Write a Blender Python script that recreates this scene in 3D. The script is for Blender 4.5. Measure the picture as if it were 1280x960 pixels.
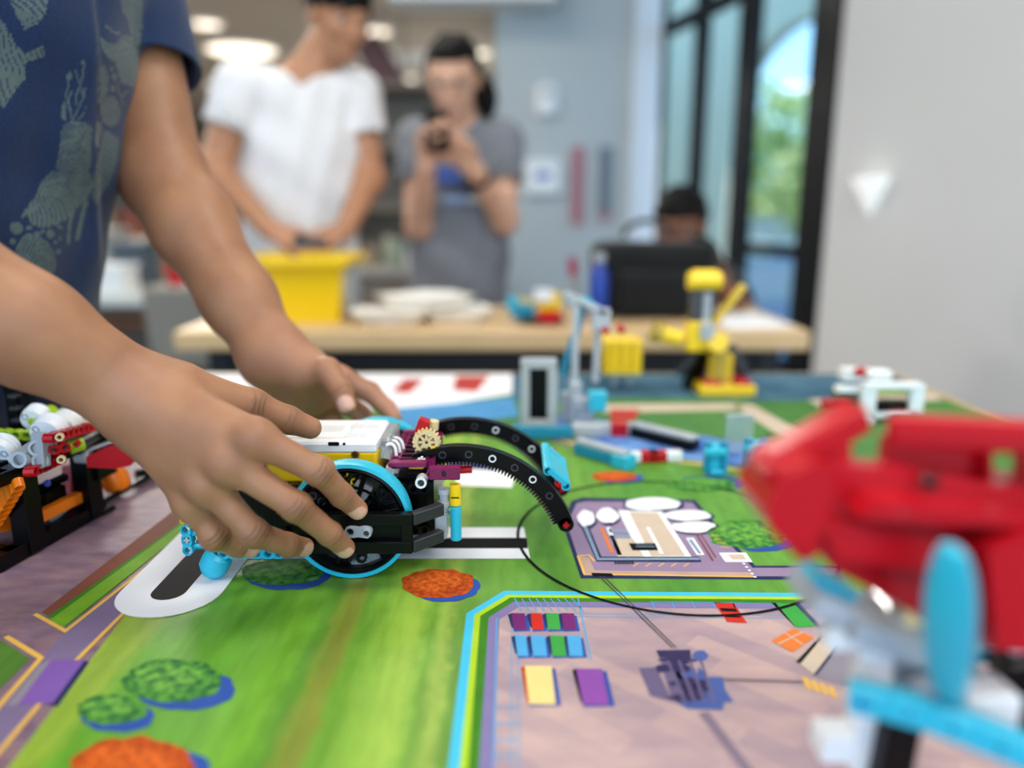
import bpy, bmesh, math, random
import numpy as np
from mathutils import Vector, Matrix, Euler

random.seed(7)
RNG = np.random.RandomState(11)
for o in list(bpy.data.objects): bpy.data.objects.remove(o)
scene = bpy.context.scene
C = scene.collection
PI = math.pi

# ------------------------------------------------------------------ camera
F_PX, CAM_H, PITCH = 961.0, 0.264, math.radians(13.0)
cam_data = bpy.data.cameras.new('camera')
cam_data.sensor_fit = 'HORIZONTAL'
cam_data.sensor_width = 36.0
cam_data.lens = F_PX / 1280.0 * 36.0
cam_data.clip_start = 0.02
cam_data.clip_end = 200
cam_data.dof.use_dof = True
cam_data.dof.focus_distance = 0.545
cam_data.dof.aperture_fstop = 1.85
cam = bpy.data.objects.new('camera', cam_data)
C.objects.link(cam)
cam.location = (0, 0, CAM_H)
cam.rotation_euler = (PI / 2 - PITCH, 0, 0)
scene.camera = cam

# ------------------------------------------------------------------ world, lights, exposure
world = bpy.data.worlds.new('world'); scene.world = world
world.use_nodes = True
wn = world.node_tree.nodes; wl = world.node_tree.links
wn.clear()
w_out = wn.new('ShaderNodeOutputWorld'); w_bg = wn.new('ShaderNodeBackground')
w_tc = wn.new('ShaderNodeTexCoord'); w_sep = wn.new('ShaderNodeSeparateXYZ'); w_rmp = wn.new('ShaderNodeValToRGB')
wl.new(w_tc.outputs['Generated'], w_sep.inputs[0]); wl.new(w_sep.outputs['Z'], w_rmp.inputs[0])
w_rmp.color_ramp.elements[0].position = 0.0; w_rmp.color_ramp.elements[0].color = (0.42, 0.72, 1.0, 1)
w_rmp.color_ramp.elements[1].position = 0.30; w_rmp.color_ramp.elements[1].color = (0.22, 0.52, 0.95, 1)
wl.new(w_rmp.outputs[0], w_bg.inputs[0]); w_bg.inputs[1].default_value = 2.3
wl.new(w_bg.outputs[0], w_out.inputs[0])

def area_light(name, loc, size, power, color=(1, 1, 1), rot=(0, 0, 0)):
    l = bpy.data.lights.new(name, 'AREA'); l.shape = 'RECTANGLE'
    l.size, l.size_y = size; l.energy = power; l.color = color
    o = bpy.data.objects.new(name, l); C.objects.link(o)
    o.location = loc; o.rotation_euler = rot
    return o
# ceiling panels; the far, stronger ones are added to brighten the room's depth (their housings are built with the ceiling, further down)
PANELS = [(-1.0, -0.9), (1.0, -0.9), (-1.0, 0.9), (0.75, 0.6), (-2.6, 2.8), (-0.6, 2.7), (-2.4, 5.5), (-4.6, 4.2), (-3.4, 13.0), (-1.2, 9.5), (-5.6, 9.0)]
CEIL_Z = 1.95
for i, (x, y) in enumerate(PANELS):
    area_light('ceiling_panel_light', (x, y, CEIL_Z - 0.045), (1.15, 0.55), 19.0 if y < 3.5 else 140.0, (1.0, 0.95, 0.88))
sun = bpy.data.lights.new('sun', 'SUN'); sun.energy = 4.5; sun.angle = .01; sun.color = (1, .95, .86)
sun_o = bpy.data.objects.new('sun', sun); C.objects.link(sun_o); sun_o.location = (3, -3, 8); sun_o.rotation_euler = (math.radians(38), math.radians(18), 0)
# added fill light behind the camera, at an opening in the unseen front wall
area_light('front_fill_light', (0.4, -2.55, 0.75), (4.2, 1.9), 32.0, (0.93, 0.97, 1.0), (math.radians(90), 0, 0))

vs = scene.view_settings
vs.view_transform = 'Standard'; vs.look = 'None'; vs.gamma = 1.0; vs.use_curve_mapping = False
vs.exposure = 0.15

# ------------------------------------------------------------------ measuring helpers
def ray(px, py):
    u = (px - 640) / F_PX; v = (py - 480) / F_PX
    return np.array([u, math.cos(PITCH) - v * math.sin(PITCH), -math.sin(PITCH) - v * math.cos(PITCH)])
CAMP = np.array([0, 0, CAM_H])
def at(px, py, Y):
    r = ray(px, py); return CAMP + r * (Y / r[1])
def ground(px, py, z=0.0):
    r = ray(px, py); return CAMP + r * ((z - CAM_H) / r[2])

# ------------------------------------------------------------------ materials
def lin(c):
    if isinstance(c, str):
        c = c.lstrip('#'); c = [int(c[i:i + 2], 16) / 255 for i in (0, 2, 4)]
    return tuple((x / 12.92 if x <= 0.04045 else ((x + 0.055) / 1.055) ** 2.4) for x in c) + (1.0,)

MATS = {}
def mat(name, col, rough=0.4, spec=0.5, metal=0.0, var=0.06, scale=40.0, bump=0.0, bscale=None, emit=None, trans=0.0,
        sheen=0.0, col2=None, stretch=None, coat=0.0, ior=1.5, alpha=1.0):
    if name in MATS: return MATS[name]
    m = bpy.data.materials.new(name); m.use_nodes = True
    n = m.node_tree.nodes; l = m.node_tree.links
    b = n['Principled BSDF']
    b.inputs['Roughness'].default_value = rough
    b.inputs['Specular IOR Level'].default_value = spec
    b.inputs['Metallic'].default_value = metal
    b.inputs['Transmission Weight'].default_value = trans
    b.inputs['IOR'].default_value = ior
    b.inputs['Coat Weight'].default_value = coat
    b.inputs['Alpha'].default_value = alpha
    if sheen: b.inputs['Sheen Weight'].default_value = sheen
    c = lin(col)
    tc = n.new('ShaderNodeTexCoord'); nz = n.new('ShaderNodeTexNoise')
    nz.inputs['Scale'].default_value = scale; nz.inputs['Detail'].default_value = 4
    src = tc.outputs['Object']
    if stretch:
        mp = n.new('ShaderNodeMapping'); mp.inputs['Scale'].default_value = stretch
        l.new(src, mp.inputs[0]); src = mp.outputs[0]
    l.new(src, nz.inputs['Vector'])
    mx = n.new('ShaderNodeMix'); mx.data_type = 'RGBA'
    if col2 is None:
        mx.inputs['A'].default_value = tuple(x * (1 - var) for x in c[:3]) + (1,)
        mx.inputs['B'].default_value = tuple(min(1, x * (1 + var)) for x in c[:3]) + (1,)
        l.new(nz.outputs['Fac'], mx.inputs['Factor'])
    else:
        mx.inputs['A'].default_value = c; mx.inputs['B'].default_value = lin(col2)
        rp = n.new('ShaderNodeValToRGB'); rp.color_ramp.elements[0].position = 0.38; rp.color_ramp.elements[1].position = 0.62
        l.new(nz.outputs['Fac'], rp.inputs[0]); l.new(rp.outputs[0], mx.inputs['Factor'])
    l.new(mx.outputs['Result'], b.inputs['Base Color'])
    if bump:
        n2 = n.new('ShaderNodeTexNoise'); n2.inputs['Scale'].default_value = bscale or scale * 3; n2.inputs['Detail'].default_value = 3
        l.new(tc.outputs['Object'], n2.inputs['Vector'])
        bp = n.new('ShaderNodeBump'); bp.inputs['Strength'].default_value = bump; bp.inputs['Distance'].default_value = 0.002
        l.new(n2.outputs['Fac'], bp.inputs['Height']); l.new(bp.outputs[0], b.inputs['Normal'])
    if emit:
        b.inputs['Emission Color'].default_value = c; b.inputs['Emission Strength'].default_value = emit
    MATS[name] = m
    return m

def plastic(name, col, rough=0.22): return mat('plastic_' + name, col, rough, 0.5, var=0.03, scale=60)
BLACK = mat('plastic_black', '#050506', 0.3, 0.2, var=0.03)
DGREY = plastic('dark_grey', '#3a3d40')
GREY = plastic('light_grey', '#a9b0b6')
WHITE = plastic('white', '#eef0f0', 0.3)
AZURE = plastic('azure', '#2bb9d4', 0.3)
DAZURE = plastic('deep_azure', '#1587a8', 0.3)
RED = mat('plastic_red', '#b80e1a', 0.22, 0.35, var=0.03)
YELLOW = plastic('yellow', '#f7cf12', 0.28)
ORANGE = plastic('orange', '#f07a10', 0.28)
LIME = plastic('lime', '#a5c81e', 0.28)
TAN = plastic('tan', '#e3cf96', 0.35)
MAROON = plastic('maroon', '#7d1450', 0.25)
BLUE = plastic('blue', '#1d3fa3', 0.25)
CLEAR = mat('plastic_clear', '#e8eeee', 0.1, 0.5, trans=0.75, var=0.02)

# ------------------------------------------------------------------ object helpers
def tag(o, label=None, cat=None, group=None, kind=None):
    if label: o['label'] = label
    if cat: o['category'] = cat
    if group: o['group'] = group
    if kind: o['kind'] = kind
    return o
def empty(name, loc=(0, 0, 0), label=None, cat=None, group=None, parent=None):
    o = bpy.data.objects.new(name, None); C.objects.link(o)
    o.empty_display_size = 0.02
    o.location = loc
    if parent is not None: attach(o, parent)
    return tag(o, label, cat, group)
def attach(o, parent):
    """parent keeping world placement; parents here carry location only"""
    o.parent = parent
    base = Vector((0, 0, 0)); p = parent
    while p is not None:
        base += Vector(p.location); p = p.parent
    o.location = Vector(o.location) - base

class MB:
    """collects vertices, faces, face materials"""
    def __init__(s): s.v = []; s.f = []; s.m = []
    def add(s, vf, M=None, mi=0):
        v, f = vf; k = len(s.v)
        if M is not None: v = [tuple(M @ Vector(p)) for p in v]
        s.v.extend([tuple(p) for p in v]); s.f.extend([tuple(i + k for i in q) for q in f]); s.m.extend([mi] * len(f))
        return s
    def mesh(s, name, smooth=35):
        me = bpy.data.meshes.new(name)
        me.from_pydata(s.v, [], s.f)
        me.polygons.foreach_set('material_index', s.m)
        if smooth:
            me.polygons.foreach_set('use_smooth', [True] * len(s.f))
            try: me.set_sharp_from_angle(angle=math.radians(smooth))
            except Exception: pass
        me.update()
        return me
    def build(s, name, mats, parent=None, loc=None, rot=None, smooth=35):
        """vertices are in world space; the object's origin is moved to their base centre"""
        if not isinstance(mats, (list, tuple)): mats = [mats]
        if loc is None:
            a = np.array(s.v); lo = a.min(0); hi = a.max(0)
            loc = np.array([(lo[0] + hi[0]) / 2, (lo[1] + hi[1]) / 2, lo[2]])
            s.v = [tuple(p) for p in (a - loc)]
        me = s.mesh(name, smooth)
        for m in mats: me.materials.append(m)
        return link(name, me, parent, loc, rot)
def link(name, me, parent=None, loc=(0, 0, 0), rot=None, material=None):
    o = bpy.data.objects.new(name, me); C.objects.link(o)
    o.location = Vector([float(x) for x in loc])
    if rot is not None: o.rotation_euler = rot if isinstance(rot, Euler) else Euler(rot)
    if material is not None:
        if not me.materials: me.materials.append(material)
        o.material_slots[0].link = 'OBJECT'; o.material_slots[0].material = material
    if parent is not None: attach(o, parent)
    return o

def T(loc=(0, 0, 0), rot=(0, 0, 0), sc=(1, 1, 1)):
    return Matrix.Translation(Vector([float(x) for x in loc])) @ Euler(rot).to_matrix().to_4x4() @ Matrix.Diagonal((*sc, 1))
def frame(origin, xdir, zhint=(0, 0, 1)):
    """matrix whose X axis runs along xdir and whose Z axis is close to zhint"""
    x = Vector([float(q) for q in xdir]).normalized(); z = Vector(zhint)
    y = z.cross(x)
    if y.length < 1e-5: y = Vector((0, 1, 0)).cross(x)
    y.normalize(); z = x.cross(y)
    M = Matrix((x, y, z)).transposed().to_4x4()
    return Matrix.Translation(Vector([float(q) for q in origin])) @ M

# ------------------------------------------------------------------ shapes: each returns (verts, faces)
def box(sx, sy, sz, b=0.0, c=(0, 0, 0)):
    """box centred on c with chamfered edges b"""
    hx, hy, hz = sx / 2, sy / 2, sz / 2
    b = min(b, hx * .9, hy * .9, hz * .9)
    if b <= 0:
        v = [(c[0] + i * hx, c[1] + j * hy, c[2] + k * hz) for i in (-1, 1) for j in (-1, 1) for k in (-1, 1)]
        return v, [(0, 1, 3, 2), (4, 6, 7, 5), (0, 4, 5, 1), (2, 3, 7, 6), (0, 2, 6, 4), (1, 5, 7, 3)]
    v = []; idx = {}
    for i in (-1, 1):
        for j in (-1, 1):
            for k in (-1, 1):
                for a in range(3):
                    p = [i * (hx - b), j * (hy - b), k * (hz - b)]
                    p[a] = (i, j, k)[a] * (hx, hy, hz)[a]
                    idx[(i, j, k, a)] = len(v); v.append((p[0] + c[0], p[1] + c[1], p[2] + c[2]))
    f = []
    for a in range(3):
        o1, o2 = [x for x in range(3) if x != a]
        for s in (-1, 1):
            q = []
            for (p1, p2) in ((-1, -1), (1, -1), (1, 1), (-1, 1)):
                t = [0, 0, 0]; t[a] = s; t[o1] = p1; t[o2] = p2; q.append(idx[(*t, a)])
            if (s > 0) != (a == 1): f.append(tuple(q))
            else: f.append(tuple(reversed(q)))
    for a in range(3):                                 # edges running along axis a
        o1, o2 = [x for x in range(3) if x != a]
        for p1 in (-1, 1):
            for p2 in (-1, 1):
                t0 = [0, 0, 0]; t0[a] = -1; t0[o1] = p1; t0[o2] = p2; t1 = list(t0); t1[a] = 1
                q = [idx[(*t0, o1)], idx[(*t1, o1)], idx[(*t1, o2)], idx[(*t0, o2)]]
                f.append(tuple(q))
    for i in (-1, 1):
        for j in (-1, 1):
            for k in (-1, 1): f.append((idx[(i, j, k, 0)], idx[(i, j, k, 1)], idx[(i, j, k, 2)]))
    return v, f
def lathe(prof, seg=24, closed=False):
    """profile [(radius, height)] revolved about Z"""
    v = []; f = []; n = len(prof)
    for (r, z) in prof:
        for s in range(seg):
            a = 2 * PI * s / seg; v.append((r * math.cos(a), r * math.sin(a), z))
    last = n if closed else n - 1
    for i in range(last):
        i2 = (i + 1) % n
        for s in range(seg):
            s2 = (s + 1) % seg; f.append((i * seg + s, i * seg + s2, i2 * seg + s2, i2 * seg + s))
    if not closed:
        if prof[0][0] > 1e-6: f.append(tuple(range(seg - 1, -1, -1)))
        if prof[-1][0] > 1e-6: f.append(tuple((n - 1) * seg + s for s in range(seg)))
    return v, f
def cyl(r, h, seg=20, b=0.0, r2=None):
    r2 = r if r2 is None else r2
    if b: return lathe([(r - b, 0), (r, b), (r2, h - b), (r2 - b, h)], seg)
    return lathe([(r, 0), (r2, h)], seg)
def tube(ro, ri, h, seg=20): return lathe([(ri, 0), (ro, 0), (ro, h), (ri, h)], seg, True)
def prism(pts, d):
    """2-D polygon in XZ extruded from y=-d/2 to d/2"""
    n = len(pts)
    v = [(p[0], -d / 2, p[1]) for p in pts] + [(p[0], d / 2, p[1]) for p in pts]
    f = [tuple(range(n)), tuple(range(2 * n - 1, n - 1, -1))] + [(i, i + n, (i + 1) % n + n, (i + 1) % n) for i in range(n)]
    return v, f
def sweep(path, r, seg=8, closed=False):
    v = []; f = []; n = len(path); P_ = [Vector([float(x) for x in p]) for p in path]
    up = Vector((0.13, 0.21, 0.97))
    rr = r if isinstance(r, (list, tuple)) else [r] * n
    for i in range(n):
        a = P_[i - 1] if (i > 0 or closed) else P_[i]; b = P_[(i + 1) % n] if (i < n - 1 or closed) else P_[i]
        t = (b - a).normalized(); x = t.cross(up)
        if x.length < 1e-4: x = t.cross(Vector((1, 0, 0)))
        x.normalize(); y = x.cross(t)
        for s in range(seg):
            an = 2 * PI * s / seg; v.append(tuple(P_[i] + (x * math.cos(an) + y * math.sin(an)) * rr[i]))
    for i in range(n if closed else n - 1):
        j = (i + 1) % n
        for s in range(seg):
            s2 = (s + 1) % seg; f.append((i * seg + s, i * seg + s2, j * seg + s2, j * seg + s))
    if not closed: f.append(tuple(range(seg - 1, -1, -1))); f.append(tuple((n - 1) * seg + s for s in range(seg)))
    return v, f
def bezier(p0, p1, p2, p3, n=12):
    p0, p1, p2, p3 = [np.array(p, float) for p in (p0, p1, p2, p3)]
    return [tuple((1 - t) ** 3 * p0 + 3 * (1 - t) ** 2 * t * p1 + 3 * (1 - t) * t * t * p2 + t ** 3 * p3) for t in np.linspace(0, 1, n)]

# toy-brick pieces, one module = 8 mm
U = 0.008
def liftarm(n, w=0.0074, d=0.0076, seg=16, path=None):
    """studless beam of n holes; length along X, holes along Y; first hole at the origin. path: list of hole centres (x, z)"""
    pts = path or [(i * U, 0.0) for i in range(n)]
    n = len(pts); v = []; f = []
    ro, ri, rec = 0.0031, 0.0025, 0.0009
    hw = w / 2
    for i, (cx, cz) in enumerate(pts):
        nb = []
        if i > 0: nb.append((pts[i - 1][0] - cx, pts[i - 1][1] - cz))
        if i < n - 1: nb.append((pts[i + 1][0] - cx, pts[i + 1][1] - cz))
        k = len(v)
        rings = []
        for s in range(seg):
            a = 2 * PI * (s + .5) / seg; dx, dz = math.cos(a), math.sin(a)
            R = hw
            for (nx, nz) in nb:
                L = math.hypot(nx, nz); ux, uz = nx / L, nz / L
                along = dx * ux + dz * uz; across = abs(-dx * uz + dz * ux)
                if along > 0: R = max(R, min((L / 2 + 1e-5) / max(along, 1e-6), hw / max(across, 1e-6)))
            rings.append((dx, dz, R))
        prof = [('R', -d / 2), (ro, -d / 2), (ro, -d / 2 + rec), (ri, -d / 2 + rec), (ri, d / 2 - rec), (ro, d / 2 - rec), (ro, d / 2), ('R', d / 2)]
        for (r, y) in prof:
            for (dx, dz, R) in rings:
                q = R if r == 'R' else r; v.append((cx + dx * q, y, cz + dz * q))
        m = len(prof)
        for i2 in range(m):
            j2 = (i2 + 1) % m
            for s in range(seg):
                s2 = (s + 1) % seg
                f.append((k + i2 * seg + s, k + i2 * seg + s2, k + j2 * seg + s2, k + j2 * seg + s))
    return v, f
_CACHE = {}
def cached(key, fn, smooth=35):
    if key not in _CACHE:
        vf = fn(); mb = MB().add(vf); _CACHE[key] = mb.mesh(str(key[0]), smooth)
    return _CACHE[key]
def put(name, key, fn, material, parent, M):
    """a shared-mesh piece placed by matrix M (world)"""
    o = link(name, cached(key, fn), None, M.translation, M.to_euler(), material)
    if parent is not None: attach(o, parent)
    return o
def beam(n, a, b, material, parent, zhint=(0, 0, 1), name='beam'):
    """liftarm of n holes whose first hole is at a, running towards b (world)"""
    a = np.array(a, float); b = np.array(b, float)
    return put(name, ('beam', n), lambda: liftarm(n), material, parent, frame(a, b - a, zhint))
def axis_M(a, b):
    """matrix whose Z axis runs from a to b, origin a"""
    z = Vector([float(q) for q in (np.array(b, float) - np.array(a, float))]).normalized()
    x = Vector((0, 1, 0)).cross(z)
    if x.length < 1e-4: x = Vector((1, 0, 0))
    x.normalize(); y = z.cross(x)
    return Matrix.Translation(Vector([float(q) for q in a])) @ Matrix((x, y, z)).transposed().to_4x4()
def rod(name, a, b, r, material, parent, seg=14, b_=0.0004):
    L = float(np.linalg.norm(np.array(b, float) - np.array(a, float)))
    return put(name, ('rod', round(L, 4), r, seg), lambda: cyl(r, L, seg, b_), material, parent, axis_M(a, b))
def pipe(name, a, b, ro, ri, material, parent, seg=18):
    L = float(np.linalg.norm(np.array(b, float) - np.array(a, float)))
    return put(name, ('pipe', round(L, 4), ro, ri, seg), lambda: tube(ro, ri, L, seg), material, parent, axis_M(a, b))
def cross_axle(L, r=0.0024, w=0.0009):
    v = []; f = []
    pts = [(r, w), (w, w), (w, r), (-w, r), (-w, w), (-r, w), (-r, -w), (-w, -w), (-w, -r), (w, -r), (w, -w), (r, -w)]
    n = len(pts)
    v = [(x, y, 0) for x, y in pts] + [(x, y, L) for x, y in pts]
    f = [(i, (i + 1) % n, (i + 1) % n + n, i + n) for i in range(n)] + [tuple(range(n - 1, -1, -1)), tuple(range(n, 2 * n))]
    return v, f
def axle(name, a, b, material, parent):
    L = float(np.linalg.norm(np.array(b, float) - np.array(a, float)))
    return put(name, ('axle', round(L, 4)), lambda: cross_axle(L), material, parent, axis_M(a, b))
def block(name, size, centre, material, parent, rot=(0, 0, 0), b=0.0006):
    s = tuple(round(float(x), 5) for x in size)
    return put(name, ('block',) + s + (b,), lambda: box(*s, b), material, parent, T(centre, rot))
def gear_pts(n, ro, ri):
    p = []
    for i in range(n):
        a = 2 * PI * i / n; q = 2 * PI / n
        p += [(ri * math.cos(a - .30 * q), ri * math.sin(a - .30 * q)), (ro * math.cos(a - .13 * q), ro * math.sin(a - .13 * q)),
              (ro * math.cos(a + .13 * q), ro * math.sin(a + .13 * q)), (ri * math.cos(a + .30 * q), ri * math.sin(a + .30 * q))]
    return p
def ring_plate(outer, inner, d):
    """XZ plate between two equal-length outlines, depth d along Y"""
    n = len(outer); v = []; f = []
    for y in (-d / 2, d / 2):
        v += [(p[0], y, p[1]) for p in outer]; v += [(p[0], y, p[1]) for p in inner]
    for i in range(n):
        j = (i + 1) % n
        f += [(i, j, n + j, n + i), (2 * n + j, 2 * n + i, 3 * n + i, 3 * n + j), (j, i, 2 * n + i, 2 * n + j), (n + i, n + j, 3 * n + j, 3 * n + i)]
    return v, f

# ------------------------------------------------------------------ implicit surfaces for bodies and cloth
def A(*p): return np.array(p, np.float64)
def smin(a, b, k):
    if k <= 0: return np.minimum(a, b)
    h = np.clip(.5 + .5 * (b - a) / k, 0, 1)
    return b + (a - b) * h - k * h * (1 - h)
def smax(a, b, k): return -smin(-a, -b, k)
def cone(p, a, b, ra, rb):
    a = np.asarray(a, float); b = np.asarray(b, float); ba = b - a; pa = p - a
    t = np.clip(pa @ ba / (ba @ ba), 0, 1)
    q = pa - t[:, None] * ba
    return np.sqrt((q * q).sum(1)) - (ra + (rb - ra) * t)
def flatcone(p, a, b, ra, rb, nrm, flat):
    """tapered capsule squeezed by factor flat (<1) along nrm"""
    a = np.asarray(a, float); b = np.asarray(b, float); nrm = np.asarray(nrm, float); ba = b - a
    nrm = nrm - ba * (nrm @ ba) / (ba @ ba); nrm = nrm / np.linalg.norm(nrm)
    pa = p - a; t = np.clip(pa @ ba / (ba @ ba), 0, 1); q = pa - t[:, None] * ba
    s = q @ nrm; q = q + np.outer(s * (1 / flat - 1), nrm)
    return (np.sqrt((q * q).sum(1)) - (ra + (rb - ra) * t)) * (flat * .5 + .5)
def ell(p, c, r, R=None):
    q = p - np.asarray(c, float)
    if R is not None: q = q @ np.asarray(R, float)          # columns of R = local axes
    r = np.asarray(r, float)
    k0 = np.sqrt(((q / r) ** 2).sum(1)); k1 = np.sqrt(((q / (r * r)) ** 2).sum(1))
    return np.where(k1 > 1e-9, k0 * (k0 - 1) / np.maximum(k1, 1e-9), -r.min())
_OFF = np.array([[i, j, k] for i in (0, 1) for j in (0, 1) for k in (0, 1)], np.int64)
def polygonize(f, lo, hi, h, slack=0.0):
    lo = np.asarray(lo, float); hi = np.asarray(hi, float)
    n = np.ceil((hi - lo) / (8 * h)).astype(np.int64) + 1
    cells = np.stack(np.meshgrid(*[np.arange(q) for q in n], indexing='ij'), -1).reshape(-1, 3)
    for lv in (8, 4, 2, 1):
        s = h * lv
        d = f(lo + (cells + .5) * s)
        cells = cells[np.abs(d) < s * 1.25 + slack]
        if lv > 1: cells = ((cells * 2)[:, None, :] + _OFF[None]).reshape(-1, 3)
    B = np.int64(1 << 20)
    key = lambda c: (c[..., 0] * B + c[..., 1]) * B + c[..., 2]
    cor = cells[:, None, :] + _OFF[None]
    ck = key(cor); uk, inv = np.unique(ck.ravel(), return_inverse=True)
    up = np.stack([uk // (B * B), (uk // B) % B, uk % B], -1)
    val = f(lo + up * h)
    cv = val[inv].reshape(-1, 8)
    act = (cv.min(1) < 0) & (cv.max(1) >= 0)
    cells = cells[act]; cv = cv[act]
    kk = key(cells); order = np.argsort(kk); cells = cells[order]; cv = cv[order]; kk = kk[order]
    acc = np.zeros((len(cells), 3)); cnt = np.zeros(len(cells))
    for a in range(8):
        for b in range(a + 1, 8):
            if np.abs(_OFF[a] - _OFF[b]).sum() != 1: continue
            va, vb = cv[:, a], cv[:, b]; x = (va < 0) != (vb < 0)
            t = np.where(x, va / np.where(x, va - vb, 1), 0)
            acc += np.where(x[:, None], _OFF[a] + t[:, None] * (_OFF[b] - _OFF[a]), 0); cnt += x
    V = lo + (cells + acc / cnt[:, None]) * h
    for _ in range(2):                                     # pull onto the surface
        d = f(V); e = h * .4; g = np.stack([f(V + e * np.eye(3)[i]) - d for i in range(3)], -1) / e
        V = V - np.clip(d, -h, h)[:, None] * g / np.maximum((g * g).sum(1), .25)[:, None]
    quads = []
    for ax in range(3):
        o1, o2 = [q for q in range(3) if q != ax]
        ia = 0; ib = int(np.argmax((_OFF == np.eye(3, dtype=np.int64)[ax]).all(1)))
        x = (cv[:, ia] < 0) != (cv[:, ib] < 0)
        c = cells[x]; neg = cv[x, ia] < 0
        e1 = np.eye(3, dtype=np.int64)[o1]; e2 = np.eye(3, dtype=np.int64)[o2]
        ids = []; ok = np.ones(len(c), bool)
        for dd in (0 * e1, -e1, -e1 - e2, -e2):
            kq = key(c + dd); p = np.clip(np.searchsorted(kk, kq), 0, len(kk) - 1); ok &= kk[p] == kq; ids.append(p)
        q = np.stack(ids, -1)
        flip = neg if ax != 1 else ~neg
        q = np.where(flip[:, None], q, q[:, ::-1])
        quads.append(q[ok])
    return V, np.concatenate(quads)
def sdf_object(name, f, lo, hi, h, mats, parent=None, attr=None, face_mat=None, slack=0.0, base=None):
    V, Q = polygonize(f, lo, hi, h, slack)
    if base is None: base = np.array([(V[:, 0].min() + V[:, 0].max()) / 2, (V[:, 1].min() + V[:, 1].max()) / 2, V[:, 2].min()])
    me = bpy.data.meshes.new(name)
    L = V - base
    me.vertices.add(len(L)); me.vertices.foreach_set('co', L.astype(np.float32).ravel())
    me.loops.add(len(Q) * 4); me.loops.foreach_set('vertex_index', Q.astype(np.int32).ravel())
    me.polygons.add(len(Q)); me.polygons.foreach_set('loop_start', np.arange(0, len(Q) * 4, 4, dtype=np.int32))
    me.update(calc_edges=True)
    me.polygons.foreach_set('use_smooth', np.ones(len(Q), bool))
    if not isinstance(mats, (list, tuple)): mats = [mats]
    for m in mats: me.materials.append(m)
    if attr:
        for an, fn in attr.items():
            a = me.attributes.new(an, 'FLOAT', 'POINT'); a.data.foreach_set('value', np.asarray(fn(V), np.float32))
    if face_mat is not None:
        cen = V[Q].mean(1); me.polygons.foreach_set('material_index', np.asarray(face_mat(cen), np.int32))
    me.validate()
    return link(name, me, parent, base)

# ================================================================== the room
FLOOR_Z = -0.80
def slab(name, x0, x1, y0, y1, z0, z1, m, kind='structure', parent=None, b=0.0):
    o = MB().add(box(x1 - x0, y1 - y0, z1 - z0, b, ((x0 + x1) / 2, (y0 + y1) / 2, (z0 + z1) / 2))).build(name, m, parent, smooth=0)
    if parent is None: o['kind'] = kind
    return o
M_FLOOR = mat('floor_carpet', '#6d6a66', 0.9, 0.2, var=0.15, scale=30, bump=0.3)
M_CEIL = mat('ceiling_paint', '#b5ab9f', 0.9, 0.2, var=0.05, scale=3)
M_WALLG = mat('wall_paint_grey', '#cfd0d0', 0.75, 0.3, var=0.025, scale=4, bump=0.05, bscale=400)
M_WALLB = mat('wall_paint_bluegrey', '#bcc3c4', 0.8, 0.3, var=0.03, scale=3)
M_WALLW = mat('wall_paint_white', '#e4e8ec', 0.6, 0.3, var=0.02, scale=5)
M_WALLD = mat('wall_paint_taupe', '#857b70', 0.9, 0.2, var=0.12, scale=1.5)
M_FRAME = mat('window_frame_black', '#0b0c0e', 0.45, 0.2, var=0.1, scale=8)
M_DARKM = mat('dark_metal', '#17181a', 0.45, 0.5, var=0.1, scale=10)

CP = [(-8, -3), (2.78, -3), (0.80, 4.60), (0.0, 4.60), (0.0, 17.1), (-8, 17.1)]
ceiling = MB().add(([(x, y, z) for z in (CEIL_Z, CEIL_Z + .1) for (x, y) in CP],
                    [(5, 4, 3, 2, 1, 0), (6, 7, 8, 9, 10, 11)] + [(i, (i + 1) % 6, (i + 1) % 6 + 6, i + 6) for i in range(6)])).build('ceiling', M_CEIL, smooth=0)
ceiling['kind'] = 'structure'
floor = MB().add(([(x, y, z) for z in (FLOOR_Z - .1, FLOOR_Z) for (x, y) in CP],
                  [(5, 4, 3, 2, 1, 0), (6, 7, 8, 9, 10, 11)] + [(i, (i + 1) % 6, (i + 1) % 6 + 6, i + 6) for i in range(6)])).build('floor', M_FLOOR, smooth=0)
floor['kind'] = 'structure'
slab('wall_far', -8, 0.1, 17.0, 17.15, FLOOR_Z, CEIL_Z, M_WALLD)
slab('wall_return', -0.09, 0.06, 4.60, 17.0, FLOOR_Z, CEIL_Z, M_WALLB)
slab('wall_left', -8.0, -7.9, -3, 17, FLOOR_Z, CEIL_Z, M_WALLD)
slab('wall_back', -0.09, 0.66, 4.45, 4.60, FLOOR_Z, CEIL_Z, M_WALLB)
slab('trim_1', 0.655, 0.80, 4.40, 4.60, FLOOR_Z, CEIL_Z, M_WALLW)
slab('trim_2', -0.62, 0.23, 4.15, 4.40, 1.27, 1.40, M_WALLW)
# front of the room behind the photographer: low wall, posts and head around an opening for the added front light
slab('wall_front', -8, 1.9, -2.75, -2.62, FLOOR_Z, -0.25, M_WALLG)
slab('trim_3', -8, 1.9, -2.75, -2.62, 1.72, CEIL_Z, M_WALLG)
for i, x in enumerate((-6.0, -4.0, -1.9, 0.35, 2.35)):
    slab('trim_%d' % (4 + i), x - 0.05, x + 0.05, -2.74, -2.64, -0.25, 1.72, M_FRAME)

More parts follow.
